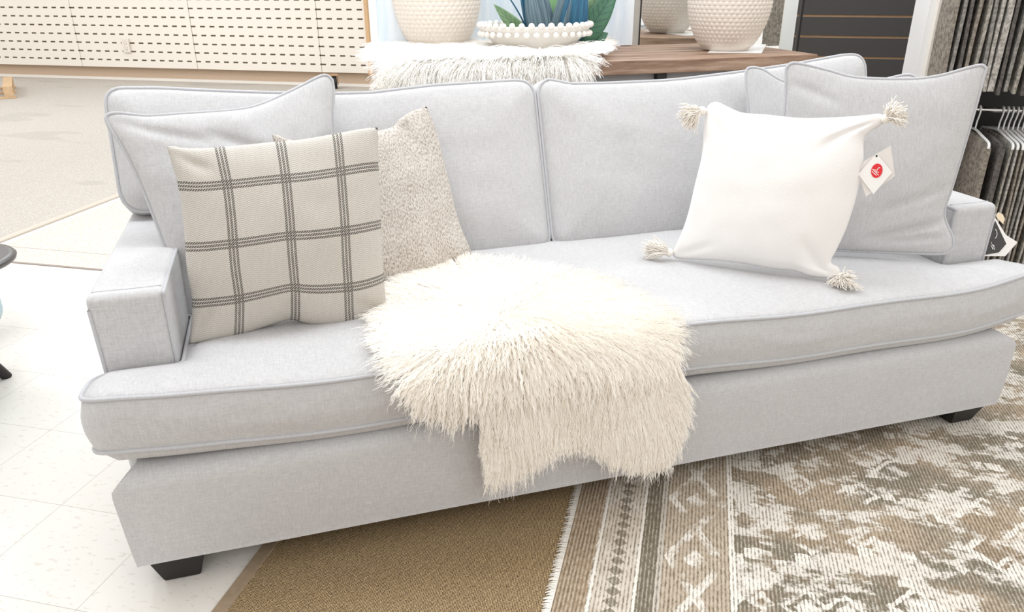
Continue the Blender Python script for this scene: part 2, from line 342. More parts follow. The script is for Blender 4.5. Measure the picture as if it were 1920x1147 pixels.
M['mirror'] = plain('mirror_glass', (0.88, 0.90, 0.89), 0.02, 1.0)
M['frame_grey'] = plain('greige_frame', (0.47, 0.44, 0.40), 0.6, var=0.08, scale=20)
M['blue_fabric'] = linen('pale_blue_upholstery', (0.36, 0.50, 0.55), (0.52, 0.66, 0.70))
M['slate_metal'] = plain('dark_slate_metal', (0.13, 0.125, 0.125), 0.35, 0.6, var=0.2, scale=12)
M['pallet'] = plain('pallet_pine', (0.60, 0.42, 0.25), 0.8, var=0.35, scale=18)

# ------------------------------------------------------------------ setting
def plane_poly(name, pts, z, mat, thick=0.0, kind='structure', loc=None, rz=0.0):
    """pts local 2D polygon; object placed in store axes"""
    bm = bmesh.new(); vs = [bm.verts.new((p[0], p[1], 0)) for p in pts]; f = bm.faces.new(vs)
    if thick:
        r = bmesh.ops.extrude_face_region(bm, geom=[f]); [setattr(v.co, 'z', thick) for v in r['geom'] if isinstance(v, bmesh.types.BMVert)]
    o = link(name, bm_mesh(name, bm), mat); o.location = (loc[0], loc[1], z) if loc is not None else (0, 0, z); o.rotation_euler = (0, 0, rz)
    if kind: o['kind'] = kind
    return o
plane_poly('floor', [(-9, -5), (7, -5), (7, 8), (-9, 8)], 0.0, M['tile'], rz=PHI)
plane_poly('trim_1', [(-2.2, 1.722), (7, 1.722), (7, 8), (-2.2, 8)], 0.0, M['tan_tile'], 0.002, rz=PHI)
M['strip'] = plain('floor_strip', (0.30, 0.25, 0.22), 0.6)
bm = box_bm(9.2, 0.014, 0.004, (2.4, 1.713, 0.002)); o = link('trim_2', bm_mesh('trim_2', bm), M['strip']); o.rotation_euler = (0, 0, PHI); o['kind'] = 'structure'
bm = box_bm(9.2, 0.003, 0.0025, (2.4, 1.90, 0.0012)); o = link('trim_3', bm_mesh('trim_3', bm), M['strip']); o.rotation_euler = (0, 0, PHI); o['kind'] = 'structure'
t_carpet = plane_poly('carpet', [(-8.9, -1.0), (-2.29, -1.0), (-2.29, 7.7), (-8.9, 7.7)], 0.0, M['carpet'], 0.008, kind=None, rz=PHI)
tag(t_carpet, 'large beige carpet on the floor behind the left end of the sofa', 'carpet')
bm = box_bm(0.045, 8.7, 0.010, (-2.265, 3.35, 0.005), 0.002, 1); o = link('binding', bm_mesh('binding', bm), plain('carpet_binding', (0.56, 0.50, 0.43), 0.9)); unparent_loc(o, t_carpet); o.rotation_euler = (0, 0, PHI)
# back wall of the store
def sbox(name, e0, e1, n0, n1, z0, z1, mat, kind='structure', bevel=0.0, parent=None):
    bm = box_bm(e1-e0, n1-n0, z1-z0, (0, 0, 0), bevel, 2); o = link(name, bm_mesh(name, bm), mat)
    p = S((e0+e1)/2, (n0+n1)/2, (z0+z1)/2); o.location = p; o.rotation_euler = (0, 0, PHI)
    if kind: o['kind'] = kind
    if parent is not None: unparent_loc(o, parent)
    return o
sbox('wall_back', -9, 7, 7.86, 7.98, 0, 3.2, M['cream_paint'])
sbox('baseboard_back', -9, 7, 7.80, 7.86, 0.03, 0.17, M['tan_paint'])
sbox('trim_4', -9, 7, 7.76, 7.86, 0.0, 0.03, M['cream_paint'])
EDGES = [-8.245, -6.574, -4.914, -3.246]
for i, (a, b) in enumerate([(-9.9, -8.245-0.0), (-8.245, -6.574), (-6.574, -4.914), (-4.914, -3.246), (-3.246, -2.64)]):
    if i == 0: continue
    wd = b-a-0.008; bm = box_bm(wd, 0.03, 2.3, (wd/2, 0, 1.15), 0.0015, 1)
    o = link('slotted_wall_panel', bm_mesh('slotted_wall_panel', bm), M['slots']); o.location = S(a+0.004, 7.74, 0.16); o.rotation_euler = (0, 0, PHI)
    tag(o, ['cream slotted wall panel at the far left edge of the photo', 'cream slotted wall panel with the outlet plate, between first and second seams', 
        'cream slotted wall panel between second and third seams, right of the outlet panel', 'narrow cream slotted wall panel at the right end beside the pine strip'][i-1], 'wall panel', 'slotted wall panels')
o = sbox('edge_strip', -2.64, -2.60, 7.70, 7.76, 0.14, 2.46, M['raw_wood'], kind=None); tag(o, 'thin pine strip closing the right end of the slotted wall panels', 'edge strip')
P_ = on(236, 85, EN, 7.70)
t = empty('wall_outlet', P_, 'pale electrical outlet plate on the slotted cream wall panels', 'outlet', rz=PHI)
bm = box_bm(0.10, 0.012, 0.17, (0, 0, 0), 0.004); link('cover_plate', bm_mesh('cover_plate', bm), M['cream_paint'], t)
for s_ in (-0.035, 0.035):
    bm = box_bm(0.045, 0.008, 0.045, (0, -0.008, s_), 0.006); link('socket', bm_mesh('socket', bm), plain('socket_cream', (0.74, 0.68, 0.60), 0.5), t)
# small black castor on the floor below the panels
P_ = on(627, 157, EN, 7.5)
t = empty('floor_castor', (P_[0], P_[1], 0), 'small black wheel on floor below slotted wall panels, behind raised pillow corner', 'castor')
V, F = tube_np([(-0.03, 0, 0.075), (-0.028, 0, 0.075), (0.028, 0, 0.075), (0.03, 0, 0.075)], 0.073, 20, taper=[0.5, 1, 1, 0.5]); link('wheel', mesh_np('wheel', V, F), M['black'], t)
bm = box_bm(0.10, 0.07, 0.02, (0, 0, 0.16), 0.004); box_bm(0.008, 0.05, 0.12, (-0.042, 0, 0.11), bm=bm); box_bm(0.008, 0.05, 0.12, (0.042, 0, 0.11), bm=bm); link('fork', bm_mesh('fork', bm), M['groove'], t)
# charcoal slatwall, white column, cream column
NW = 3.9
e0 = float(on(1478, 88, EN, NW)@EX)-0.16; e1 = float(on(1700, 120, EN, NW)@EX)
t = empty('slatwall_display', S((e0+e1)/2, NW, 0), 'charcoal slatwall panel with tan grooves behind the mirror and sofa', 'slatwall', rz=PHI)
zg = [float(on(1560, yy, EN, NW)[2]) for yy in (-10, 31.5, 71.5, 107)]
dz = (zg[0]-zg[3])/3; z0 = zg[3] - math.floor(zg[3]/dz)*dz
bm = box_bm(e1-e0+0.04, 0.02, 2.4, (0, 0.012, 1.2)); bk = link('backing', bm_mesh('backing', bm), M['groove'], t)
z = z0 - dz
while z < 2.3:
    a, b = max(z+0.006, 0.01), min(z+dz-0.006, 2.4)
    bm = box_bm(e1-e0+0.04, 0.006, b-a, (0, -0.001, (a+b)/2), 0.001, 1); link('slat', bm_mesh('slat', bm), M['slat_dark'], t); z += dz
ec = float(on(1730, 145, EN, 2.62)@EX); ef = float(on(1760, 145, EN, 2.60)@EX)
o = sbox('trim_5', float(on(1700, 130, EN, 2.85)@EX)-0.01, ec+0.02, 2.64, 2.88, 0, 3.0, M['white_paint'])
o = sbox('trim_6', ec, ef, 2.60, 2.88, 0, 3.0, M['cream_paint'])

# ------------------------------------------------------------------ rugs
RE = 0.855
t = tag(plane_poly('sisal_rug', [(0.215, -2.6), (2.6, -2.6), (2.6, 1.45), (0.215, 1.45)], 0.0005, M['sisal'], 0.004, kind=None, rz=PHI), 'brown woven sisal rug on the tile under the middle of the sofa', 'rug')
bm = box_bm(0.032, 4.05, 0.0055, (0.205, -0.575, 0.003), 0.0015, 1); o = link('binding', bm_mesh('binding', bm), M['sisal_binding'], t); o.location = (0, 0, 0)
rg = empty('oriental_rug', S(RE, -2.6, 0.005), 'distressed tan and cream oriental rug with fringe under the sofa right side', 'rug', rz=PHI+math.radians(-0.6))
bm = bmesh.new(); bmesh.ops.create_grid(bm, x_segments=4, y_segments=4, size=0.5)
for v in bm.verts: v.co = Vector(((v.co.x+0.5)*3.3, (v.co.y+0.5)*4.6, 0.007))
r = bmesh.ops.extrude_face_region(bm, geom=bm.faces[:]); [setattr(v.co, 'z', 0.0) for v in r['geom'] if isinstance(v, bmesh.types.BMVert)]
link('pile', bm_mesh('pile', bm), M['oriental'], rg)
V, F, k = [], [], 0
for i in range(1500):
    y = i*4.6/1500 + random.uniform(-.0008, .0008); L_ = random.uniform(0.012, 0.020); dy = random.uniform(-.003, .003); wd = 0.0015
    V += [(0.004, y-wd, 0.0075), (0.004, y+wd, 0.0075), (-L_*.5, y+wd+dy*.5, 0.006), (-L_*.5, y-wd+dy*.5, 0.006), (-L_, y+wd*.7+dy, 0.002), (-L_, y-wd*.7+dy, 0.002)]
    F += [(k, k+1, k+2, k+3), (k+3, k+2, k+4, k+5)]; k += 6
V += [(0.004, 0, 0.0078), (0.004, 4.6, 0.0078), (-0.009, 4.6, 0.001), (-0.009, 0, 0.001)]; F.append((k, k+1, k+2, k+3))
o = link('fringe', mesh_np('fringe', V, F, False), M['fringe'], rg); o['kind'] = 'stuff'

# ------------------------------------------------------------------ sofa
W = 2.35
sofa = empty('sofa', (W/2, 0.5, 0), 'long light grey linen sofa with welted cushions and dark tapered feet', 'sofa')
def sf(o): return unparent_loc(o, sofa)
def n3(p, s, seed=0): return noise.noise(Vector((p[0]*s+seed, p[1]*s+seed*1.7, p[2]*s-seed)))

# front rail with slightly flared ends (top wider than bottom)
def rail():
    nx = 90; prof = []
    for (y, z) in [(0.17, 0.300), (0.05, 0.303), (0.02, 0.299), (0.005, 0.288), (-0.001, 0.270), (-0.004, 0.2), (-0.005, 0.12), (-0.003, 0.084), (0.004, 0.077), (0.17, 0.077)]: prof.append((y, z))
    prof = spline(prof, 40); V, F = [], []
    for i in range(nx+1):
        u = i/nx
        for (y, z) in prof:
            fl = 0.017*(0.29-z)/0.21; ins = 0.0
            if z > 0.262: ins = 0.05*((z-0.262)/0.041)**2 if y < 0.1 else 0.05
            x = (fl+ins) + (W-2*(fl+ins))*u
            w_ = 0.0025*noise.noise(Vector((x*3, z*8, 3.3)))
            V.append((x, y + w_, z))
    m = len(prof)
    for i in range(nx):
        for k in range(m-1): F.append((i*m+k, i*m+k+1, (i+1)*m+k+1, (i+1)*m+k))
    V += V[:m] + V[nx*m:nx*m+m]; base = (nx+1)*m
    bm = bmesh.new(); bv = [bm.verts.new(v) for v in V[:base]]
    for f in F: bm.faces.new([bv[i] for i in f])
    bm.faces.new(bv[:m]); bm.faces.new(bv[nx*m:nx*m+m][::-1]); me = bm_mesh('front_rail', bm, True); smooth_by_angle(me, 50); return me
sf(link('front_rail', rail(), M['linen']))
bm = box_bm(W-0.06, 0.84, 0.24, (W/2, 0.585, 0.20), 0.012); sf(link('base', bm_mesh('base', bm, False), M['linen']))
# arms
AH, AF, AW, AB = 0.632, 0.172, 0.148, 1.0
def arm(side):
    bm = bmesh.new(); r = bmesh.ops.create_cube(bm, size=1)
    x0_, x1_ = -0.008, AW
    for v in r['verts']:
        top = v.co.z > 0; x = (x0_ if v.co.x < 0 else x1_); 
        if not top and v.co.x < 0: x = 0.004
        y = AF if v.co.y < 0 else AB; z = AH if top else 0.09
        if top and v.co.y > 0: z = AH - 0.0
        v.co = Vector((x if side < 0 else W-x, y, z))
    bmesh.ops.recalc_face_normals(bm, faces=bm.faces[:])
    bmesh.ops.bevel(bm, geom=bm.edges[:], offset=0.018, segments=4, profile=0.5, affect='EDGES')
    me = bm_mesh('arm', bm, True); a = sf(link('arm', me, M['linen'])); a.modifiers.new('normals', 'WEIGHTED_NORMAL').keep_sharp = True
    f = (lambda x: x) if side < 0 else (lambda x: W-x)
    inn = [(f(AW-0.004), 1.0, AH-0.005), (f(AW-0.004), 0.6, AH-0.005), (f(AW-0.004), AF+0.03, AH-0.005), (f(AW-0.004), AF+0.008, AH-0.012), (f(AW-0.004), AF+0.003, AH-0.03), (f(AW-0.004), AF+0.003, 0.40), (f(AW-0.004), AF+0.003, 0.30)]
    out = [(f(-0.003), AF+0.005, AH-0.03), (f(0.000), AF+0.003, 0.52), (f(0.004), AF+0.003, 0.40), (f(0.008), AF+0.003, 0.30)]
    for pts in (inn, out):
        o = tube_obj('piping', spline(pts, 60), 0.0042, M['welt']); o.parent = a; o.matrix_parent_inverse = a.matrix_parent_inverse.copy(); o.matrix_parent_inverse = Matrix.Identity(4)
    sm = tube_obj('seam', spline([(f(0.004), AF+0.030, AH+0.0002), (f(0.07), AF+0.028, AH+0.0004), (f(AW-0.01), AF+0.030, AH+0.0002)], 20), 0.0011, M['welt']); sm.parent = a
    return a
arm(-1); arm(1)
# back frame
bm = box_bm(W-0.05, 0.12, 0.66, (W/2, 1.03, 0.44), 0.03, 4); sf(link('back_frame', bm_mesh('back_frame', bm, True), M['linen']))

def cushion(name, outline, centre, t, bulge, fr, side_b, wr=0.003, seed=0, L=0.10, back_bulge=None, rings=26, wave=None):
    """outline: dense closed 2D polygon, fr(u,v,h)->3D. h=0 is the front seam plane, h=-t the back seam."""
    P = np.array(outline); Cn = np.array(centre); m = len(P)
    T = np.roll(P, -1, 0)-np.roll(P, 1, 0); T /= np.linalg.norm(T, axis=1)[:, None]; N = np.stack([T[:, 1], -T[:, 0]], 1)
    A = 0.5*np.sum(P[:, 0]*np.roll(P[:, 1], -1)-np.roll(P[:, 0], -1)*P[:, 1]); N = N if A > 0 else -N
    def dist(Q): 
        best = np.full(len(Q), 9.0)
        for i in range(0, m, 1):
            a, b = P[i], P[(i+1) % m]; ab = b-a; tt = np.clip(((Q-a)@ab)/(ab@ab+1e-12), 0, 1); best = np.minimum(best, np.linalg.norm(Q-a-tt[:, None]*ab, axis=1))
        return best
    ss = np.linspace(0, 1, rings+1)[1:]**0.75; V = []; rowsF = []
    Q = np.vstack([Cn+(P-Cn)*s for s in ss]); D = dist(Q); D[-m:] = 0
    bb = bulge*0.6 if back_bulge is None else back_bulge
    def prof(d): return np.sqrt(np.clip(1-(1-np.clip(d/L, 0, 1))**2, 0, 1))
    hf = bulge*prof(D); hb = -t - bb*np.sqrt(np.clip(1-(1-np.clip(D/(L*0.45 if name == 'seat_cushion' else L), 0, 1))**2, 0, 1))
    c_f = bulge; c_b = -t-bb; co = []
    def put(q, h, k=0.0):
        p = np.array(fr(q[0], q[1], h)); return p
    idx = 0; V.append(put(Cn, c_f))
    for i, q in enumerate(Q):
        wz = wr*(n3((q[0], q[1], 0), 6, seed)+0.6*n3((q[0], q[1], 0), 15, seed+3))*min(1, D[i]/0.03)
        V.append(put(q, hf[i]+wz))
    F = [(0, 1+k, 1+(k+1) % m) for k in range(m)]; T4 = []
    R = rings
    for i in range(R-1):
        for k in range(m): T4.append((1+i*m+k, 1+(i+1)*m+k, 1+(i+1)*m+(k+1) % m, 1+i*m+(k+1) % m))
    last = 1+(R-1)*m; ns = 9
    for j in range(1, ns+1):
        a = j/ns; off = side_b*math.sin(PI*a)
        base = len(V)
        for k in range(m): q = P[k]+N[k]*off*(1+0.5*n3((P[k][0], P[k][1], a), 7, seed+9)); V.append(put(q, -t*a))
        for k in range(m): T4.append((last+k, base+k, base+(k+1) % m, last+(k+1) % m))
        last = base
    for i in range(R-2, -1, -1):
        base = len(V)
        for k in range(m): V.append(put(Q[i*m+k], hb[i*m+k]))
        for k in range(m): T4.append((last+k, base+k, base+(k+1) % m, last+(k+1) % m))
        last = base
    V.append(put(Cn, c_b)); c2 = len(V)-1
    if wave is not None: V = [wave(p) for p in V]
    bm = bmesh.new(); bv = [bm.verts.new(v) for v in V]
    for f in T4: bm.faces.new([bv[i] for i in f])
    for f in F: bm.faces.new([bv[i] for i in f])
    for k in range(m): bm.faces.new((bv[last+k], bv[c2], bv[last+(k+1) % m]))
    o = sf(link(name, bm_mesh(name, bm, True), M['linen']))
    for h in (0.0, -t):
        pts = [put(P[k]+N[k]*0.002, h) for k in range(m)]
        if wave is not None: pts = [wave(p) for p in pts]
        pp = tube_obj('piping', pts, 0.0048, M['welt'], None, 8, True); pp.parent = o
    return o
def rounded(poly, rads, step=0.018):
    """closed polygon with rounded corners, densely sampled"""
    out = []; n = len(poly); P = [np.array(p, float) for p in poly]
    arcs = []
    for i in range(n):
        p, a, b = P[i], P[i-1], P[(i+1) % n]; da = (a-p)/np.linalg.norm(a-p); db = (b-p)/np.linalg.norm(b-p); r = rads[i]
        arcs.append([(p+da*r*(1-t)**2 + db*r*t*t) if False else ((1-t)**2*(p+da*r)+2*t*(1-t)*p+t*t*(p+db*r)) for t in np.linspace(0, 1, 7)])
    for i in range(n):
        out += arcs[i]; a = arcs[i][-1]; b = arcs[(i+1) % n][0]; k = int(np.linalg.norm(b-a)/step)
        out += [a+(b-a)*j/(k+1) for j in range(1, k+1)]
    res = [out[0]]
    for q in out[1:]:
        if np.linalg.norm(q-res[-1]) > 0.002: res.append(q)
    return res
# seat cushion: T shaped, outline in plan view, seam plane at its top edge
SEAM = 0.461; ST = 0.121
def seat_wave(p):
    x, y, z = p
    f = max(0, 1-max(0, y-0.0)/0.15)
    end = math.exp(-((x-0.0)/0.10)**2)+math.exp(-((x-W)/0.12)**2)
    up = 0.016*end - 0.004*math.cos(2*PI*(x-0.54)/0.75)*0.0 + 0.007*math.sin(x*5.2+1.2) + 0.004*math.sin(x*11)
    return np.array([x, y, z + f*up])
def seat_fr(u, v, h): return (u, v, SEAM + h)
so = rounded([(-0.018, 0.004), (W+0.03, 0.004), (W+0.03, AF-0.012), (W-AW-0.01, AF-0.012), (W-AW-0.01, 0.70), (AW+0.01, 0.70), (AW+0.01, AF-0.012), (-0.018, AF-0.012)], [0.055, 0.055, 0.05, 0.02, 0.03, 0.03, 0.02, 0.05], 0.02)
seat = cushion('seat_cushion', so, (W/2, 0.10), ST, 0.026, seat_fr, 0.012, 0.003, 2, 0.16, back_bulge=0.043, wave=seat_wave)
# back cushions: outline in (x, height along the leaning face)
BT = math.atan2(0.80-0.63, 0.95-0.45)
def back_fr(u, v, h):   # v measured up the front seam plane from the seat
    y = 0.655 + math.sin(BT)*v - h*math.cos(BT); z = 0.455 + math.cos(BT)*v + h*math.sin(BT)
    return (u, y, z)
HB = 0.525; NB = 0.212
TOPX = [-0.01, 0.12, 0.26, 0.40, 0.58, 0.68, 0.855, 1.0, 1.10, 1.178, 1.2, 1.215, 1.29, 1.41, 1.6, 1.68, 1.865, 2.07, 2.27, 2.36]
TOPZ = [0.975, 0.970, 0.957, 0.946, 0.936, 0.934, 0.947, 0.950, 0.952, 0.950, 0.950, 0.952, 0.935, 0.932, 0.932, 0.935, 0.948, 0.966, 0.990, 0.992]
def topwave(p, x0_, x1_):
    x, y, z = p; f = max(0, min(1, (z-0.62)/0.30))
    return np.array([x, y, z + f*(float(np.interp(x, TOPX, TOPZ))-0.964)])
XM = 1.178
lo_ = rounded([(AW+0.006, 0.0), (XM-0.004, 0.0), (XM-0.010, HB), (-0.010, HB), (-0.006, NB), (AW+0.006, NB)], [0.03, 0.05, 0.05, 0.045, 0.06, 0.02], 0.02)
cushion('back_cushion', lo_, (0.62, 0.30), 0.17, 0.045, back_fr, 0.012, 0.0035, 5, 0.20, wave=lambda p: topwave(p, -0.01, XM))
ro_ = rounded([(XM+0.008, 0.0), (W-AW-0.006, 0.0), (W-AW-0.006, NB), (W+0.006, NB), (W+0.010, HB), (XM+0.004, HB)], [0.05, 0.03, 0.02, 0.06, 0.055, 0.05], 0.02)
cushion('back_cushion', ro_, (W-0.62, 0.30), 0.17, 0.045, back_fr, 0.012, 0.0035, 8, 0.20, wave=lambda p: topwave(p, XM, W+0.01))
# feet
def foot(cx, cy, zb):
    bm = bmesh.new(); r = bmesh.ops.create_cube(bm, size=1)
    for v in r['verts']:
        s_ = 0.060 if v.co.z > 0 else 0.038; v.co = Vector((cx+(s_ if v.co.x > 0 else -s_), cy+(s_ if v.co.y > 0 else -s_), 0.082 if v.co.z > 0 else zb))
    bmesh.ops.bevel(bm, geom=bm.edges[:], offset=0.003, segments=2, affect='EDGES'); sf(link('foot', bm_mesh('foot', bm), M['dark_wood']))
foot(0.093, 0.066, 0.0); foot(W-0.098, 0.066, 0.012); foot(0.10, 0.93, 0.0); foot(W-0.10, 0.93, 0.012)

# ------------------------------------------------------------------ pillows
def pillow(name, label, cat, mat, bl, br, lean, z0, top, right, bottom, left, tf, tb, piping=None, seed=0, wr=0.006, creases=(), n=72, sag=0.15, pw=0.55, group=None):
    A = on(*bl, ZA, z0); B = on(*br, ZA, z0); d = (B-A)/np.linalg.norm(B-A); h = np.cross((0, 0, 1), d)
    up = np.array((0, 0, 1))*math.cos(math.radians(lean))+h*math.sin(math.radians(lean)); nn = -np.cross(d, up); nn = nn if nn[1] < 0 else -nn; val = nn@A
    ed = {}
    for k, L_ in (('t', top), ('r', right), ('b', bottom), ('l', left)): ed[k] = spline([on(*q, nn, val) for q in L_], n)
    u = np.linspace(0, 1, n)[None, :, None]; v = np.linspace(0, 1, n)[:, None, None]    # v from top
    T_, B_, L2, R2 = ed['t'][None], ed['b'][None], ed['l'][:, None], ed['r'][:, None]
    c00, c10, c01, c11 = ed['t'][0], ed['t'][-1], ed['b'][0], ed['b'][-1]
    us, vs_ = np.linspace(0, 1, n)[:, None], np.linspace(0, 1, n)[:, None]
    dT = (ed['t']-((1-us)*c00+us*c10))[None]; dB = (ed['b']-((1-us)*c01+us*c11))[None]; dL = (ed['l']-((1-vs_)*c00+vs_*c01))[:, None]; dR = (ed['r']-((1-vs_)*c10+vs_*c11))[:, None]
    P = (1-u)*(1-v)*c00+u*(1-v)*c10+(1-u)*v*c01+u*v*c11 + dT*(1-v)**2.2+dB*v**2.6+dL*(1-u)**1.8+dR*u**1.8
    U = np.linspace(-1, 1, n)[None, :]*np.ones((n, 1)); Vv = np.linspace(-1, 1, n)[:, None]*np.ones((1, n)); Vs = Vv - sag*(1-Vv**2)
    base = (np.clip(1-np.abs(U)**2.2, 0, 1)*np.clip(1-np.abs(Vs)**2.2, 0, 1))**pw
    wm = np.zeros((n, n))
    for i in range(n):
        for j in range(n):
            p = P[i, j]; wm[i, j] = n3(p, 7, seed)+0.55*n3(p, 16, seed+5)
    wm *= np.clip(base*2.2, 0, 1)*wr
    for (cu, cv, du, dv, ln, wd, amp) in creases:       # valley from (cu,cv) along (du,dv)
        q = np.stack([(U+1)/2-cu, (Vv+1)/2-cv], -1); dd = np.array([du, dv])/math.hypot(du, dv); al = q@dd; pe = q@np.array([-dd[1], dd[0]])
        wm += -amp*np.exp(-(pe/wd)**2)*np.exp(-((al-ln/2)/(ln/2))**4)*np.clip(base*3, 0, 1)
    front = P + nn*(base*tf+wm)[..., None]; back = P - nn*(base*tb)[..., None]
    Vt = np.vstack([front.reshape(-1, 3), back.reshape(-1, 3)]); F = []; N2 = n*n
    for i in range(n-1):
        for j in range(n-1):
            a = i*n+j; F.append((a, a+n, a+n+1, a+1)); F.append((N2+a, N2+a+1, N2+a+n+1, N2+a+n))
    uv = np.stack([(U+1)/2, (Vv+1)/2], -1).reshape(-1, 2); uv = np.vstack([uv, uv])
    me = mesh_np(name, Vt, F, True, uv); bm = bmesh.new(); bm.from_mesh(me); bmesh.ops.remove_doubles(bm, verts=bm.verts[:], dist=1e-6); bm.to_mesh(me); bm.free(); me.update()
    for p in me.polygons: p.use_smooth = True
    o = link(name, me, mat); tag(o, label, cat, group)
    ring = np.vstack([ed['t'][:-1], ed['r'][:-1], ed['b'][::-1][:-1], ed['l'][::-1][:-1]])
    if piping: tube_obj('piping', ring, piping, M['welt'], o, 8, True)
    return o, nn, val, ed

big_right_behind, *_ = pillow('throw_pillow', 'grey linen throw pillow tucked behind the larger right hand grey pillow', 'pillow', M['linen'], (1390, 440), (1700, 440), 17, 0.47,
    [(1398, 138), (1404, 127), (1430, 130), (1475, 154), (1560, 160), (1640, 152), (1700, 140), (1722, 148)], [(1722, 148), (1722, 250), (1710, 350), (1700, 440)],
    [(1390, 440), (1500, 448), (1600, 450), (1700, 440)], [(1398, 138), (1399, 170), (1403, 215), (1397, 330), (1390, 440)], 0.035, 0.03, 0.0042, 31, 0.004)
big_right, nR, vR, edR = pillow('throw_pillow', 'large grey linen throw pillow against the right arm behind the tasselled pillow', 'pillow', M['linen'], (1450, 455), (1787, 472), 8, 0.516,
    [(1474, 128), (1482, 119), (1500, 119), (1550, 131), (1605, 145), (1700, 148), (1760, 142), (1815, 127), (1840, 122), (1849, 128)],
    [(1849, 128), (1843, 150), (1828, 205), (1806, 280), (1785, 350), (1771, 392), (1773, 415), (1786, 445), (1787, 464)],
    [(1450, 455), (1560, 468), (1640, 472), (1720, 475), (1770, 475), (1787, 464)], [(1474, 128), (1473, 180), (1470, 215), (1458, 300), (1448, 380), (1450, 455)],
    0.042, 0.05, 0.0042, 12, 0.005, creases=[(1.0, 0.80, -1, 0.25, 0.5, 0.02, 0.012), (0.98, 0.62, -1, 0.35, 0.4, 0.025, 0.006), (0.0, 0.10, 1, 0.25, 0.3, 0.03, 0.005), (0.95, 0.9, -1, 0.1, 0.4, 0.02, 0.007)])
big_left, *_ = pillow('throw_pillow', 'large grey linen throw pillow leaning on left arm behind the plaid pillow', 'pillow', M['linen'], (345, 590), (650, 520), 19, 0.47,
    [(198, 222), (203, 214), (225, 212), (275, 217), (340, 213), (440, 206), (490, 195), (550, 168), (595, 145), (612, 141), (623, 150)],
    [(623, 150), (626, 175), (624, 230), (636, 330), (645, 430), (650, 520)], [(345, 590), (420, 595), (500, 580), (600, 550), (650, 520)],
    [(198, 222), (206, 240), (235, 285), (262, 340), (290, 410), (312, 470), (332, 530), (345, 590)], 0.060, 0.035, 0.0042, 44, 0.007,
    creases=[(0.0, 0.03, 1, 0.4, 0.4, 0.03, 0.008), (0.35, 0.12, 0.8, 0.5, 0.35, 0.03, 0.008), (1.0, 0.3, -1, 0.3, 0.3, 0.03, 0.006)])
pillow('throw_pillow', 'flecked oatmeal boucle throw pillow peeking out behind the plaid pillow', 'pillow', M['boucle'], (570, 580), (890, 492), 17, 0.47,
    [(510, 254), (520, 252), (545, 262), (600, 264), (680, 250), (733, 239), (750, 222), (775, 207), (800, 200)], [(800, 200), (815, 235), (832, 300), (846, 360), (862, 420), (888, 480), (890, 492)],
    [(570, 580), (680, 560), (800, 525), (890, 492)], [(510, 254), (525, 320), (540, 400), (555, 490), (570, 580)], 0.055, 0.03, None, 21, 0.006, creases=[(0.78, 0.0, 0.1, 1, 0.2, 0.03, 0.012)])
pl, *_ = pillow('throw_pillow', 'square taupe throw pillow with dark windowpane plaid lines at left', 'pillow', M['plaid'], (353, 646), (726, 592), 14, 0.472,
    [(311, 272), (325, 274), (360, 278), (430, 274), (500, 267), (560, 262), (620, 252), (680, 241), (708, 239)], [(708, 239), (709, 290), (711, 340), (714, 400), (717, 480), (722, 550), (727, 592)],
    [(353, 646), (400, 638), (450, 628), (500, 612), (535, 601), (552, 600), (575, 607), (610, 612), (665, 611), (700, 603), (727, 592)], [(311, 272), (320, 300), (334, 350), (344, 420), (350, 500), (360, 565), (358, 610), (353, 646)],
    0.075, 0.03, None, 3, 0.005, creases=[(0.5, 1.0, 0, -1, 0.15, 0.05, 0.008), (0.0, 0.02, 1, 0.6, 0.2, 0.03, 0.008), (1.0, 0.97, -1, -0.6, 0.2, 0.03, 0.008), (0.0, 0.97, 0.6, -1, 0.2, 0.03, 0.008)], pw=0.5)
wp, nW, vW, edW = pillow('throw_pillow', 'white woven throw pillow with four corner tassels on the right of the seat', 'pillow', M['cotton'], (1262, 475), (1560, 515), 8, 0.504,
    [(1324, 204), (1332, 194), (1345, 191), (1365, 200), (1392, 211), (1440, 215), (1500, 221), (1560, 220), (1600, 218), (1630, 215), (1650, 213), (1660, 220)],
    [(1660, 220), (1655, 232), (1632, 247), (1620, 262), (1619, 300), (1612, 340), (1604, 375), (1588, 425), (1570, 465), (1558, 490), (1572, 500), (1578, 512)],
    [(1260, 474), (1268, 484), (1300, 486), (1350, 489), (1400, 495), (1450, 504), (1490, 508), (1520, 518), (1545, 521), (1565, 524), (1578, 512)], [(1324, 204), (1320, 240), (1316, 290), (1303, 345), (1290, 400), (1278, 435), (1266, 460), (1260, 474)],
    0.065, 0.022, None, 61, 0.004, creases=[(0.02, 0.98, 1, -0.5, 0.25, 0.03, 0.006), (0.98, 0.98, -1, -1.0, 0.3, 0.035, 0.010), (0.98, 0.03, -1, 0.8, 0.3, 0.03, 0.008), (0.02, 0.02, 0.7, 1, 0.2, 0.03, 0.006)], pw=0.5)
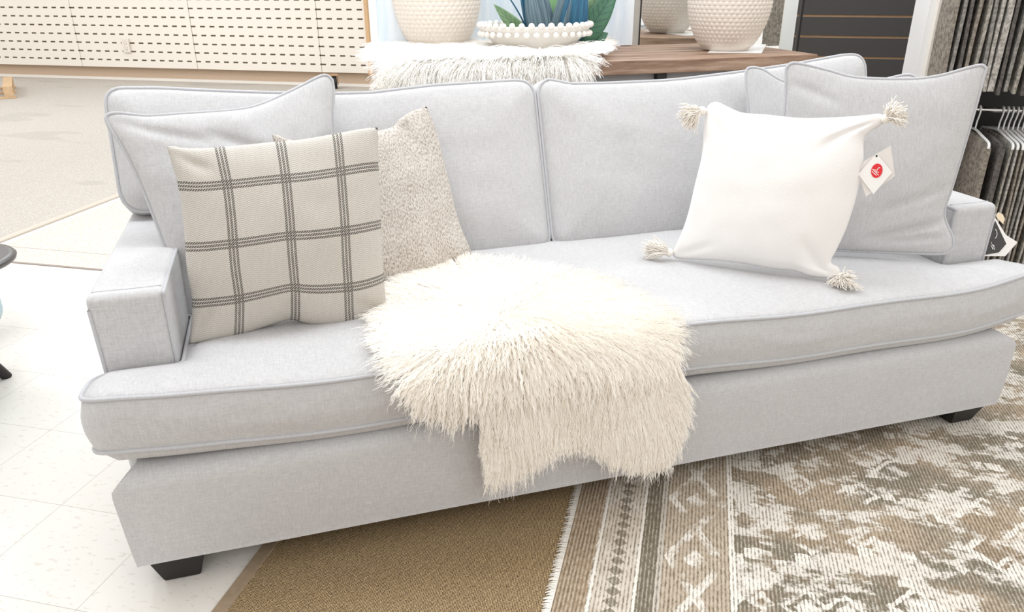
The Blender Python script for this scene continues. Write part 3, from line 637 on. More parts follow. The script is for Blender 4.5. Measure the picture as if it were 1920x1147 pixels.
# tassels on the white pillow: knot + string bundle
def tassel(kpx, tips, spread, lenf=1.0, droop=0.3, cnt=190):
    """kpx knot pixel; tips: list of px the strings reach to; built on the pillow's own plane, a little in front"""
    K = on(*kpx, nW, vW)+nW*0.010
    ends = [on(*q, nW, vW)+nW*random.uniform(0.0, 0.03) for q in tips]
    Ks = []; 
    t_ = link('tassel_knot', (lambda bm: (bmesh.ops.create_uvsphere(bm, u_segments=16, v_segments=10, radius=0.0125), bm_mesh('tassel_knot', bm, True))[1])(bmesh.new()), M['cord'], wp); t_.location = K
    lists = []
    for i in range(cnt):
        w_ = RNG.dirichlet(np.ones(len(ends))*0.55); E = sum(a*b for a, b in zip(w_, ends)); E = E + RNG.normal(0, spread, 3) + nW*abs(RNG.normal(0, spread*1.6))
        if E[2] < 0.484: E[2] = 0.484+abs(RNG.normal(0, 0.006))
        mid = (K+E)/2 + nW*abs(RNG.normal(0.008, 0.008)) + RNG.normal(0, spread*0.5, 3) + np.array([0, 0, droop*0.02])
        q = spline([K, K*0.55+mid*0.45+RNG.normal(0, 0.002, 3), mid, (mid+E)/2+RNG.normal(0, 0.0025, 3), E], 10); lists.append(q - K)
    o = tubes_obj('tassel_strings', lists, 0.00115, M['cord'], t_, 5); o['kind'] = 'stuff'
tassel((1317, 208), [(1276, 200), (1274, 222), (1290, 243), (1308, 253), (1296, 196)], 0.005)
tassel((1662, 222), [(1672, 184), (1698, 190), (1708, 212), (1700, 240), (1682, 244), (1655, 196)], 0.006)
tassel((1256, 472), [(1206, 450), (1204, 475), (1222, 488), (1246, 480), (1228, 440), (1250, 446)], 0.005)
tassel((1578, 518), [(1542, 528), (1550, 558), (1590, 570), (1614, 548), (1612, 512), (1600, 500)], 0.007, cnt=330)
# hang tag cards beside the white pillow
nT, vT = nW, vW + 0.012
def card(name, pxs, off, mat, parent, th=0.0008):
    bm = bmesh.new(); vs = [bm.verts.new(on(*q, nT, vT+off)) for q in pxs]; f = bm.faces.new(vs)
    r = bmesh.ops.extrude_face_region(bm, geom=[f]); bmesh.ops.translate(bm, verts=[v for v in r['geom'] if isinstance(v, bmesh.types.BMVert)], vec=Vector(nT*-th))
    me = bm_mesh(name, bm); o = link(name, me, mat)
    if parent is not None: o.parent = parent
    return o
tg = card('hang_tag', [(1643.6, 287.6), (1608.8, 326.6), (1637.5, 363.9), (1673.5, 323)], 0.0035, M['paper'], None)
tag(tg, 'white paper hang tag with a round red logo beside the white tasselled pillow', 'tag')
card('back_card', [(1670, 273), (1620, 302), (1609, 322), (1623.5, 368.8), (1678, 330)], 0.0, plain('back_card_paper', (0.74, 0.70, 0.67), 0.7), tg)
card('punch_hole', [(1643.5+1.9*math.cos(a), 292.2+2.2*math.sin(a)) for a in np.arange(12)*PI/6], 0.0045, M['black'], tg, 0.0004)
card('logo_disc', [(1644+11*math.cos(a)*0.97+1.5*math.sin(a)*-1, 320+13.4*math.sin(a)) for a in np.arange(36)*PI/18], 0.0045, M['red'], tg, 0.0004)
def strokes(px_lists, wpx, off, name, mat, parent):
    bm = bmesh.new()
    for L_ in px_lists:
        for (a, b) in zip(L_[:-1], L_[1:]):
            a_, b_ = np.array(a, float), np.array(b, float); d = (b_-a_)/np.linalg.norm(b_-a_); p = np.array([-d[1], d[0]])*wpx/2
            vs = [bm.verts.new(on(*q, nT, vT+off)) for q in (a_-p, b_-p, b_+p, a_+p)]; bm.faces.new(vs)
    o = link(name, bm_mesh(name, bm), mat); o.parent = parent; return o
strokes([[(1636, 317), (1647.5, 328.5)], [(1635, 321), (1643.5, 329)], [(1639, 318), (1644, 319.5), (1646.5, 315.5), (1648.5, 314), (1650.5, 315)], [(1642, 321.5), (1648, 323)]], 1.3, 0.0052, 'logo_mark', M['paper'], tg)

# ------------------------------------------------------------------ sheepskins
def pip(poly, x, y):
    c = np.zeros(len(x), bool); n = len(poly)
    for i in range(n):
        x1, y1 = poly[i]; x2, y2 = poly[(i+1) % n]
        cond = ((y1 > y) != (y2 > y)) & (x < (x2-x1)*(y-y1)/((y2-y1)+1e-12)+x1); c ^= cond
    return c
def nf(P, s, seed):
    """cheap smooth vector noise from summed sines"""
    r = np.random.default_rng(seed); out = np.zeros((len(P), 3))
    for k in range(5):
        K = r.normal(0, 1, (3, 3))*s*(1.0+0.5*k); ph = r.uniform(0, 6.28, 3); out += np.sin(P@K.T+ph)/(1+0.4*k)
    return out/2.5
def drape(yf, zt, r):
    q = r*PI/4
    def Sf(x, s):
        x = np.asarray(x, float); s = np.asarray(s, float); th = np.clip((s+q)/r, 0, PI/2)
        y = yf + r - r*np.sin(th); z = zt - r + r*np.cos(th)
        y = np.where(s < -q, yf+r+(-s-q), y); z = np.where(s > q, zt-r-(s-q), z)
        N = np.stack([np.zeros_like(x), -np.sin(th), np.cos(th)], 1); Tn = np.stack([np.zeros_like(x), -np.cos(th), -np.sin(th)], 1)
        return np.stack([x, y, z], 1), N, Tn
    return Sf, q
def sheepskin(label, yf, zt, r, outline, count, L0, mat, cx, cs, seed, rad=0.00056, group=None, lift=0.0, keep=None, under=1):
    Sf, q = drape(yf, zt, r); poly = np.array(outline)
    lo, hi = poly.min(0), poly.max(0)
    # hide mesh: grid cells inside outline
    nx, ny = 60, 70; gx = np.linspace(lo[0], hi[0], nx); gy = np.linspace(lo[1], hi[1], ny); X, Y = np.meshgrid(gx, gy)
    ins = pip(poly, X.ravel(), Y.ravel()); P, N, T = Sf(X.ravel(), Y.ravel()); P2 = P + N*0.006
    V = np.vstack([P2, P+N*0.001]); F = []; ins = ins.reshape(ny, nx); K = nx*ny
    for i in range(ny-1):
        for j in range(nx-1):
            if ins[i, j] and ins[i+1, j] and ins[i, j+1] and ins[i+1, j+1]:
                a = i*nx+j; F.append((a, a+1, a+nx+1, a+nx)); F.append((K+a, K+a+nx, K+a+nx+1, K+a+1))
    me = mesh_np('sheepskin_throw', V, F); bm = bmesh.new(); bm.from_mesh(me); bmesh.ops.delete(bm, geom=[v for v in bm.verts if not v.link_faces], context='VERTS'); bm.to_mesh(me); bm.free()
    root = link('sheepskin_throw', me, mat); tag(root, label, 'sheepskin', group)
    r_ = np.random.default_rng(seed); xs = r_.uniform(lo[0], hi[0], count*4); ys = r_.uniform(lo[1], hi[1], count*4); k = pip(poly, xs, ys); xs, ys = xs[k][:count], ys[k][:count]; n = len(xs)
    P, N, T = Sf(xs, ys)
    # edge distance makes outer strands flare outwards
    A = np.stack([xs, ys], 1); dmin = np.full(n, 9.0); dirv = np.zeros((n, 2)); 
    for i in range(len(poly)):
        a, b = poly[i], poly[(i+1) % len(poly)]; ab = b-a; tt = np.clip(((A-a)@ab)/(ab@ab), 0, 1); v_ = a+tt[:, None]*ab-A; d = np.linalg.norm(v_, axis=1); m = d < dmin; dmin[m] = d[m]; dirv[m] = v_[m]/(d[m][:, None]+1e-9)
    rad_ = A-np.array([cx, cs]); rl = np.linalg.norm(rad_, axis=1)[:, None]+1e-6; rad_ /= rl
    w1 = np.exp(-dmin/0.06)[:, None]; flow2 = rad_*0.8+dirv*w1*1.1; hang = np.clip((ys+0.02)/0.05, 0, 1)[:, None]
    flow2 = flow2*(1-0.72*hang)+np.array([0, 1.0])*hang*1.0
    nzv = nf(np.stack([xs, ys, xs*0], 1), 14, seed+1); flow2 += nzv[:, :2]*0.45
    flow = flow2[:, :1]*np.array([[1.0, 0, 0]])+flow2[:, 1:]*T; flow /= np.linalg.norm(flow, axis=1)[:, None]+1e-9
    # locks
    cell = 0.0065; jx = nf(np.stack([xs, ys, xs*0], 1), 60, seed+2)*0.004
    ci = np.floor((xs+jx[:, 0])/cell).astype(int)*10007+np.floor((ys+jx[:, 1])/cell).astype(int); _, first, inv = np.unique(ci, return_index=True, return_inverse=True); cen = first[inv]
    lr = r_.uniform(0.75, 1.25, n); L = L0*(0.55*lr+0.45*lr[cen]); wisp = r_.uniform(0, 1, n) < 0.10; L = np.where(wisp, L*r_.uniform(1.1, 1.45, n), L)
    S_ = 10; tt = np.linspace(0, 1, S_)
    ph = r_.uniform(0, 6.28, n); ph = 0.35*ph*0.5+r_.uniform(0, 6.28, n)[cen]*1.0; fr = (3.4+r_.uniform(-0.8, 0.8, n)[cen]); amp = 0.0024*(0.7+0.6*r_.uniform(0, 1, n)[cen])
    side = np.cross(flow, N); grav = np.array([0, 0, -1.0]); path = np.zeros((n, S_, 3)); p = P+N*0.004; path[:, 0] = p; seg = (L/(S_-1))[:, None]
    rl_ = (0.95+0.25*nf(P, 25, seed+5)[:, :1]); onseat = 1-hang
    for i in range(1, S_):
        t = tt[i]; dv = N*((0.70+lift)*(1-t)**1.3*rl_)+flow*(0.45+0.8*t)+grav*(0.40*t)*(1-0.3*onseat); dv /= np.linalg.norm(dv, axis=1)[:, None]; p = p+dv*seg; path[:, i] = p
    cp = path[cen]; cl = (0.56*np.clip(tt, 0, 1)**1.2)[None, :, None]; cl = cl*np.where(wisp, 0.25, 1.0)[:, None, None]; path = path*(1-cl)+(cp+ (path[:, :1]-cp[:, :1])*0.12)*cl
    ang = fr[:, None]*2*PI*tt[None, :]+ph[:, None]; am = (amp[:, None]*np.clip(tt*1.6, 0, 1)[None, :])
    path += side[:, None, :]*(am*np.sin(ang))[..., None]+N[:, None, :]*(am*0.6*np.cos(ang))[..., None]
    # keep the strands outside what the skin lies on
    z = path[..., 2]; y = path[..., 1]; dd_ = np.clip(yf+r-y, 0, r); zs = zt-r+np.sqrt(np.maximum(r*r-dd_*dd_, 0))
    over = (y > yf) & (z > zt-r-0.01); path[..., 2] = np.where(over, np.maximum(z, zs+0.002+0.004*tt[None, :]), z)
    low = (path[..., 2] <= zt-r+0.002) & (path[..., 1] > yf-0.004); path[..., 1] = np.where(low, yf-0.004, path[..., 1])
    # 3-sided tubes
    Tt = np.gradient(path, axis=1); Tt /= np.linalg.norm(Tt, axis=2)[..., None]+1e-9; ref = np.array([0.31, 0.83, 0.46]); a = np.cross(Tt, ref); a /= np.linalg.norm(a, axis=2)[..., None]+1e-9; b = np.cross(Tt, a)
    rr = rad*(1.0-0.55*tt**2)[None, :, None]; ths = [0, 2*PI/3, 4*PI/3]
    V = np.stack([path+rr*(math.cos(h)*a+math.sin(h)*b) for h in ths], 2).reshape(-1, 3)
    I = (np.arange(n)[:, None, None]*S_+np.arange(S_-1)[None, :, None])*3+np.arange(3)[None, None, :]; J = (np.arange(n)[:, None, None]*S_+np.arange(S_-1)[None, :, None])*3+((np.arange(3)+1) % 3)[None, None, :]
    Fq = np.stack([I, J, J+3, I+3], -1).reshape(-1, 4)
    wm_ = mesh_np('wool', V, Fq, False)
    wl = link('wool', wm_, mat, root); wl['kind'] = 'stuff'
    return root
YF, ZT, RR = -0.030, 0.482, 0.08
qq = RR*PI/4
def to_s(px, py, yf=YF, zt=ZT, r=RR):
    """pixel on the seat or on the hanging front -> (x, s)"""
    a = on(px, py, ZA, zt)
    if a[1] > yf+r*0.6: return (a[0], -(a[1]-yf-r)-r*PI/4)
    b = on(px, py, YA, yf); return (b[0], (zt-r-b[2])+r*PI/4)
sk = [(745, 585), (752, 545), (800, 520), (855, 503), (900, 505), (960, 513), (1060, 525), (1140, 555), (1205, 592), (1245, 625), (1262, 680), (1270, 740), (1268, 800), (1240, 838), (1190, 838), (1140, 822), (1085, 795), (1030, 812), (985, 840), (945, 862), (915, 865), (905, 800), (900, 730), (885, 735), (850, 745), (800, 738), (768, 700), (745, 640)]
sheepskin('long haired ivory sheepskin draped over the front of the sofa seat', YF, ZT, RR, [to_s(*q) for q in sk], 105000, 0.072, M['wool'], 0.86, -0.14, 5)

# ------------------------------------------------------------------ console table and what stands on it
TZ = 0.92; TT = 0.052
TF = float(on(1140, 116, ZA, TZ)[1]); TR = float(on(1511, 98.5, ZA, TZ)[0]); TBk = float(on(1188, 84.5, ZA, TZ)[1]); TL = 0.88
tb = empty('console_table', ((TL+TR)/2, (TF+TBk)/2, 0), 'rustic brown wood console table standing behind the sofa', 'table')
def tbp(o): return unparent_loc(o, tb)
bm = box_bm(TR-TL, TBk-TF, TT, ((TL+TR)/2, (TF+TBk)/2, TZ-TT/2), 0.004, 2); tbp(link('tabletop', bm_mesh('tabletop', bm), M['oak']))
for x in (TL+0.08, TR-0.08):
    for y in (TF+0.06, TBk-0.06):
        bm = box_bm(0.05, 0.05, TZ-TT, (x, y, (TZ-TT)/2), 0.003, 1); tbp(link('leg', bm_mesh('leg', bm), M['black']))
bm = box_bm(TR-TL-0.10, 0.02, 0.13, ((TL+TR)/2, TF+0.05, TZ-TT-0.065), 0.002, 1); tbp(link('apron', bm_mesh('apron', bm), plain('grey_apron', (0.32, 0.31, 0.31), 0.7, var=0.1)))
pb = on(1240, 135, YA, TF+0.02); bm = box_bm(0.045, 0.03, 0.028, (pb[0], TF+0.025, TZ-TT-0.014), 0.004, 2); tbp(link('bracket', bm_mesh('bracket', bm), M['black']))
# fur over the table
YF2, ZT2, R2_ = TF-0.012, TZ+0.008, 0.03
def to_s2(px, py): return to_s(px, py, YF2, ZT2, R2_)
sk2 = [(722, 112), (735, 92), (770, 84), (830, 88), (930, 88), (1040, 88), (1105, 84), (1120, 95), (1108, 108), (1100, 118), (1096, 140), (1085, 165), (1040, 168), (1020, 150), (990, 168), (900, 172), (800, 178), (735, 178), (718, 145)]
sheepskin('white fluffy sheepskin runner draped over the edge of the console table', YF2, ZT2, R2_, [to_s2(*q) for q in sk2], 70000, 0.085, M['wool_white'], 1.45, -0.20, 15, rad=0.0009, lift=0.3)

def vase(name, label, loc, R, H, group):
    rows, per = 26, 46; nz_, na = rows*6, per*6; V, F = [], []
    def prof(t):   # radius over height
        pts = [(0, 0.55), (0.03, 0.60), (0.12, 0.76), (0.3, 0.95), (0.5, 1.0), (0.72, 0.93), (0.9, 0.72), (1.0, 0.60)]
        return R*np.interp(t, [a for a, b in pts], [b for a, b in pts]) if False else R*float(prof_s(t))
    xs = np.array([0, 0.03, 0.12, 0.3, 0.5, 0.72, 0.9, 1.0]); ysn = np.array([0.55, 0.61, 0.77, 0.95, 1.0, 0.92, 0.70, 0.60]); cf = np.polyfit(xs, ysn, 5)
    def prof_s(t): return np.polyval(cf, t)
    for i in range(nz_+1):
        t = i/nz_; r0 = R*float(prof_s(t)); row = int(t*rows); fz = t*rows-row; inrow = 0.035 < t < 0.965
        for k in range(na):
            a = 2*PI*k/na; fa = (k/6+0.5*(row % 2)) % 1.0; bmp = 0
            if inrow: bmp = 0.0035*min(1, max(0, math.sin(PI*fz)*1.6))*min(1, max(0, (math.sin(PI*fa)-0.3)*2.2))
            V.append(((r0+bmp*R/0.19)*math.cos(a), (r0+bmp*R/0.19)*math.sin(a), t*H))
    top = nz_
    for i in range(nz_):
        for k in range(na): F.append((i*na+k, i*na+(k+1) % na, (i+1)*na+(k+1) % na, (i+1)*na+k))
    o1 = len(V)
    for (rs, zz) in ((0.54, 1.005), (0.48, 0.99), (0.6, 0.85), (0.8, 0.5), (0.5, 0.03)):
        for k in range(na): a = 2*PI*k/na; V.append((R*rs*math.cos(a), R*rs*math.sin(a), zz*H))
    prev = top*na
    for j in range(5):
        for k in range(na): F.append((prev+k, prev+(k+1) % na, o1+j*na+(k+1) % na, o1+j*na+k))
        prev = o1+j*na
    me = mesh_np(name, V, F); bm = bmesh.new(); bm.from_mesh(me); bm.verts.ensure_lookup_table()
    bm.faces.new([bm.verts[k] for k in range(na)][::-1]); bm.faces.new([bm.verts[prev+k] for k in range(na)]); bm.to_mesh(me); bm.free()
    o = link(name, me, M['ceramic']); o.location = loc; return tag(o, label, 'vase', group)
p = on(830, 92, ZA, TZ+0.02); vl = vase('textured_vase', 'large blush textured vase on the sheepskin, left of the beaded bowl', (p[0], p[1]+0.09, TZ+0.016), 0.188, 0.46, 'textured ceramic vases')
p = on(1381, 96, ZA, TZ+0.003); rv = vase('textured_vase', 'cream textured vase on a white card in front of the mirror', (p[0], p[1]+0.095, TZ+0.003), 0.178, 0.44, 'textured ceramic vases')
pts = [on(*q, ZA, TZ)-np.array([p[0], p[1]+0.1, TZ]) for q in [(1327, 99), (1428, 100), (1437, 84), (1345, 84)]]
bm = bmesh.new(); f = bm.faces.new([bm.verts.new((q[0], q[1], 0.0002)) for q in pts]); r = bmesh.ops.extrude_face_region(bm, geom=[f]); [setattr(v.co, 'z', 0.0026) for v in r['geom'] if isinstance(v, bmesh.types.BMVert)]
o = link('square_card', bm_mesh('square_card', bm), M['plastic_white']); o.location = (p[0], p[1]+0.1, TZ); tag(o, 'white square card under the vase in front of the mirror', 'card')
# beaded bowl (boat shaped) and its plant
pb = on(1012, 93, ZA, TZ+0.03); dist = float((pb-CAM)@FWD); bw = 108/FPX*dist
BC = np.array([pb[0], pb[1]+0.06, TZ+0.022]); HBW = 0.098
bowl = empty('beaded_bowl', BC, 'white oval planter bowl edged with two rows of beads on the sheepskin', 'bowl', rz=math.radians(-8))
prof_o = [(0.02, 0), (0.50, 0.0), (0.56, 0.006), (0.72, 0.030), (0.86, 0.058), (0.97, 0.088), (1.0, HBW), (0.97, HBW+0.003), (0.93, HBW-0.004), (0.82, 0.06), (0.6, 0.025), (0.02, 0.02)]
BX, BY = bw, bw*0.60
lathe('bowl_body', [(a, b) for a, b in spline(prof_o, 50)], M['bowl_white'], 72, bowl, None, BX, BY)
bm = bmesh.new(); bmesh.ops.create_icosphere(bm, subdivisions=2, radius=1); beadm = bm_mesh('bead', bm, True); beadm.materials.append(M['bowl_white'])
for (cnt, rs, zz, br_) in ((36, 0.975, HBW+0.004, 0.0135), (36, 0.965, 0.068, 0.013)):
    for i in range(cnt):
        a = 2*PI*(i+(0.5 if zz < 0.09 else 0))/cnt; b = bpy.data.objects.new('bead', beadm); C.objects.link(b); b.parent = bowl
        b.location = (BX*rs*math.cos(a), BY*rs*math.sin(a), zz); b.scale = (br_*random.uniform(.9, 1.1), br_, br_*random.uniform(.85, 1.05))
plant = empty('potted_plant', BC+np.array([0, 0, 0.03]), 'leafy plant with blue and green blades growing in the white beaded bowl', 'plant')
def leaf(name, base, tip, width, mat, bend=0.03, fold=0.25, n=18, shape=0.45):
    base = np.array(base, float)-BC-np.array([0, 0, .03]); tip = np.array(tip, float)-BC-np.array([0, 0, .03]); ax = tip-base; Ln = np.linalg.norm(ax); ax /= Ln
    tocam = np.array([-0.25, -0.95, 0.15]); sd = np.cross(ax, tocam); sd /= np.linalg.norm(sd); fn = np.cross(sd, ax); fn = fn if fn[1] < 0 else -fn
    V, F, uv = [], [], []; m = 6
    for i in range(n+1):
        t = i/n; wd = width/2*max(0.03, math.sin(PI*min(1, t**shape if t < 1 else 1))**0.8 if t > 0 else 0.3); wd = max(wd, width*0.22*(1-t)) if t < 0.3 else wd
        c = base+ax*Ln*t + fn*bend*math.sin(PI*t)
        for j in range(m+1):
            s_ = j/m*2-1; V.append(c+sd*wd*s_+fn*(fold*wd*(abs(s_))-0)); uv.append((j/m, t))
    for i in range(n):
        for j in range(m): a = i*(m+1)+j; F.append((a, a+1, a+m+2, a+m+1))
    me = mesh_np(name, V, F, True, uv); o = link(name, me, mat, plant)
    s = o.modifiers.new('thick', 'SOLIDIFY'); s.thickness = 0.0016; s.offset = 0
    return o
def lp(px, py, dy): return on(px, py, YA, BC[1]+dy)
cb = lambda px, dy=0.02: (lambda q: np.array([q[0], q[1], TZ+0.045]))(lp(px, 60, dy))
leaf('leaf', cb(996), lp(926, 8, 0.0), 0.062, M['leaf_green'], 0.015, 0.15, shape=0.75)
leaf('leaf', cb(1020, 0.03), lp(990, -75, 0.10), 0.115, M['leaf_slate'], 0.02, shape=0.55)
leaf('leaf', cb(1012, 0.06), lp(972, -60, 0.14), 0.08, M['leaf_blue'], 0.02, shape=0.55)
leaf('leaf', cb(1040, 0.07), lp(1042, -70, 0.15), 0.10, M['leaf_bright'], 0.02, shape=0.5)
leaf('leaf', cb(1040, 0.01), lp(1072, -60, 0.03), 0.07, M['leaf_slate'], 0.025, shape=0.55)
leaf('leaf', cb(1068, 0.0), lp(1092, -70, 0.02), 0.115, M['leaf_blue'], 0.025, shape=0.5)
leaf('leaf', cb(1090, 0.04), lp(1160, -30, 0.06), 0.105, M['leaf_dark'], 0.02, 0.15, shape=0.6)
leaf('leaf', cb(1085, 0.06), lp(1150, -60, 0.12), 0.09, M['leaf_green'], 0.02, 0.15, shape=0.6)
leaf('leaf', cb(1110, 0.03), lp(1140, 62, 0.02), 0.055, M['leaf_dark'], 0.01, 0.1, shape=0.6)
for (a, b) in (((1000, 40), (938, -30)), ((1002, 40), (962, -40))):
    pts = spline([cb(a[0], 0.08)-BC-np.array([0, 0, .03]), (cb(a[0], 0.08)+lp(*b, 0.1))/2+np.array([0.01, 0, 0])-BC-np.array([0, 0, .03]), lp(*b, 0.1)-BC-np.array([0, 0, .03])], 16)
    tube_obj('stem', pts, 0.0042, M['leaf_blue'], plant, 8, taper=np.linspace(1, .6, 16))
for k in range(6):
    b = lp(1135+k*4+random.uniform(-3, 3), -30+k*10, 0.05+0.01*k); a = cb(1100, 0.05)
    tube_obj('grass_blade', spline([a-BC-np.array([0, 0, .03]), (a+b)/2+np.array([0.01, 0, -0.01])-BC-np.array([0, 0, .03]), b-BC-np.array([0, 0, .03])], 14), 0.0022, M['cord'], plant, 5, taper=np.linspace(1, .4, 14))
bm = bmesh.new(); bmesh.ops.create_circle(bm, cap_ends=True, segments=40, radius=1)
for v in bm.verts: v.co = Vector((v.co.x*BX*0.8, v.co.y*BY*0.8, 0.025))
o = link('soil', bm_mesh('soil', bm), plain('moss', (0.10, 0.12, 0.07), 0.95, var=0.4, scale=80), plant); o.rotation_euler = (0, 0, math.radians(-8))
# canvas panel standing on the back of the table
yc = TBk-0.035
c0 = float(on(697, 60, YA, yc)[0]); c1 = float(on(1187, 60, YA, yc)[0])
cv = empty('canvas_panel', ((c0+c1)/2, yc, TZ), 'tall pale blue brushed canvas standing behind the bowl and left vase', 'canvas')
bm = box_bm(c1-c0, 0.03, 0.95, (0, 0.015, 0.477), 0.003, 2); link('canvas_face', bm_mesh('canvas_face', bm), M['canvas'], cv)
bm = box_bm(0.03, 0.034, 0.95, (-(c1-c0)/2+0.012, 0.013, 0.477), 0.003, 2); tag(link('white_edge', bm_mesh('white_edge', bm), M['plastic_white'], cv), 'white edge strip')
# floor mirror behind the table
ym = TBk+0.15
m0 = float(on(1189, 60, YA, ym)[0]); m1 = float(on(1480, 60, YA, ym)[0]); mh = 1.75; cxm = (m0+m1)/2; hw = (m1-m0)/2
mr = empty('floor_mirror', (cxm, ym, 0), 'large floor mirror with greige and black frame behind the console table', 'mirror')
mr.rotation_euler = (0, 0, math.radians(-14))
bm = box_bm(hw*2-0.06, 0.006, mh-0.08, (0.0, 0.0, mh/2)); link('mirror_glass', bm_mesh('mirror_glass', bm), M['mirror'], mr)
bm = box_bm(0.055, 0.03, mh, (-hw+0.03, 0.0, mh/2), 0.003, 2); link('frame_side', bm_mesh('frame_side', bm), M['frame_grey'], mr)
bm = box_bm(0.006, 0.034, mh, (-hw+0.06, -0.002, mh/2), 0.001, 1); link('frame_bead', bm_mesh('frame_bead', bm), M['dark_wood'], mr)
bm = box_bm(0.012, 0.03, mh, (hw-0.008, 0.0, mh/2), 0.002, 1); link('frame_side', bm_mesh('frame_side', bm), M['black'], mr)
for zz in (0.03, mh-0.03):
    bm = box_bm(hw*2-0.06, 0.03, 0.05, (0.02, 0.0, zz), 0.003, 2); link('frame_rail', bm_mesh('frame_rail', bm), M['frame_grey'], mr)

# ------------------------------------------------------------------ hanging textile racks at the right
NR = 2.4
rl = on(1829, 204, EN, NR-0.0); RZ = float(on(1870, 206, EN, NR+0.2)[2]) 
rail_n = NR+0.2; RZ2 = RZ+0.78
rk = empty('textile_rack', S(2.9, NR+0.3, 0), 'dark display rack with chrome rails at the right edge', 'rack', rz=PHI)
bm = box_bm(3.9-ef-0.01, 0.03, 2.3, ((3.9+ef+0.01)/2-2.9, 0.26, 1.15)); link('back_panel', bm_mesh('back_panel', bm), M['black'], rk)
for zz in (RZ, RZ2):
    tube_obj('rail', [(ef+0.0-2.9, -0.1, zz), (0, -0.1, zz), (1.1, -0.1, zz)], 0.011, M['chrome'], rk, 12)
bm = box_bm(0.03, 0.33, 2.3, (ef+0.02-2.9, 0.10, 1.15)); link('upright', bm_mesh('upright', bm), M['black'], rk)
def textile_mat(i, c):
    t = NT('textile_%s' % ['grey', 'taupe', 'charcoal', 'silver', 'stone', 'patterned'][i]); v = t.coord()
    a = t.noise(v, 60, 4, 0.7) if i != 5 else t.n('ShaderNodeTexVoronoi', {'Vector': v, 'Scale': 28.0}).outputs[0]
    t.col(t.ramp(a, [(0.36, g(*[x*0.35 for x in c])), (0.6, g(*c))])); t.bump(a, 0.6, 0.003); t.set(Roughness=0.95); return t.m
TM = [textile_mat(i, c) for i, c in enumerate([(0.30, 0.285, 0.26), (0.31, 0.27, 0.225), (0.14, 0.125, 0.115), (0.50, 0.47, 0.43), (0.41, 0.38, 0.33), (0.45, 0.42, 0.37)])]
def textile(h, d, th, mat, seed):
    """folded textile: top fold at z=0, hanging to -h, near edge at y=-d/2"""
    prof = []; nd, nh = 10, 22; V, F = [], []
    path = [(-th/2, -h)]+[(-th/2, -h*(1-k/10)) for k in range(1, 10)]+[(-th/2, -0.01), (-th*0.35, -0.002), (0, 0), (th*0.35, -0.002), (th/2, -0.01)]+[(th/2, -h*k/10) for k in range(1, 11)]
    m = len(path)
    for i in range(nd+1):
        y = -d/2+d*i/nd
        for (x, z) in path:
            wob = 0.004*math.sin(y*16+seed+z*3)*min(1, -z*3)+0.003*math.sin(z*9+seed*2)*min(1, -z*3); sag = -0.02*abs(y*2/d)**3
            V.append((x+wob, y, z+sag))
    for i in range(nd):
        for k in range(m-1): F.append((i*m+k, (i+1)*m+k, (i+1)*m+k+1, i*m+k+1))
    bm = bmesh.new(); bv = [bm.verts.new(v) for v in V]
    for f in F: bm.faces.new([bv[i] for i in f])
    for i in range(nd): bm.faces.new((bv[i*m], bv[i*m+m-1], bv[(i+1)*m+m-1], bv[(i+1)*m]))
    for i in (0, nd):
        for k in range(m//2): 
            a, b, c_, d_ = i*m+k, i*m+k+1, i*m+m-2-k, i*m+m-1-k
            if b < c_: bm.faces.new((bv[a], bv[b], bv[c_], bv[d_]))
    me = bm_mesh('textile_sample', bm, True); smooth_by_angle(me, 50); me.materials.append(mat); return me
def hanger_meshes():
    hk = [(0, 0, 0.0)]; pts = [(0, 0, -0.075), (0, 0, -0.02)]+[(0, 0.017*math.cos(a), 0.0+0.017*math.sin(a)+0.0) for a in np.linspace(PI*1.5, PI*3.2-PI*0.6, 0)]
    arc = [(0, 0.016*math.sin(a), 0.002-0.016*math.cos(a)) for a in np.linspace(0, 0, 0)]
    h = spline([(0, 0, -0.085), (0, -0.002, -0.05), (0, -0.012, -0.025), (0, -0.017, -0.002), (0, -0.010, 0.012), (0, 0.003, 0.014), (0, 0.014, 0.004)], 26)
    V, F = tube_np(h, 0.0034, 8); hook = mesh_np('hook', V, F); hook.materials.append(M['plastic_white'])
    b = spline([(0, -0.20, -0.125), (0, -0.19, -0.105), (0, -0.10, -0.093), (0, 0, -0.083), (0, 0.10, -0.093), (0, 0.19, -0.105), (0, 0.20, -0.125)], 40)
    V, F = tube_np(b, 0.0055, 8); bar = mesh_np('shoulder_bar', V, F); bar.materials.append(M['plastic_white']); return hook, bar
hook_me, bar_me = hanger_meshes()
def hanger(e, z, lab):
    t = empty('clothes_hanger', S(e, rail_n, z), lab, 'hanger', 'white hangers on the lower rail', rz=PHI)
    for nm, me in (('hook', hook_me), ('shoulder_bar', bar_me)): o = bpy.data.objects.new(nm, me); C.objects.link(o); o.parent = t
    return t
cnames = ['grey', 'taupe', 'charcoal', 'silver grey', 'stone', 'patterned grey']
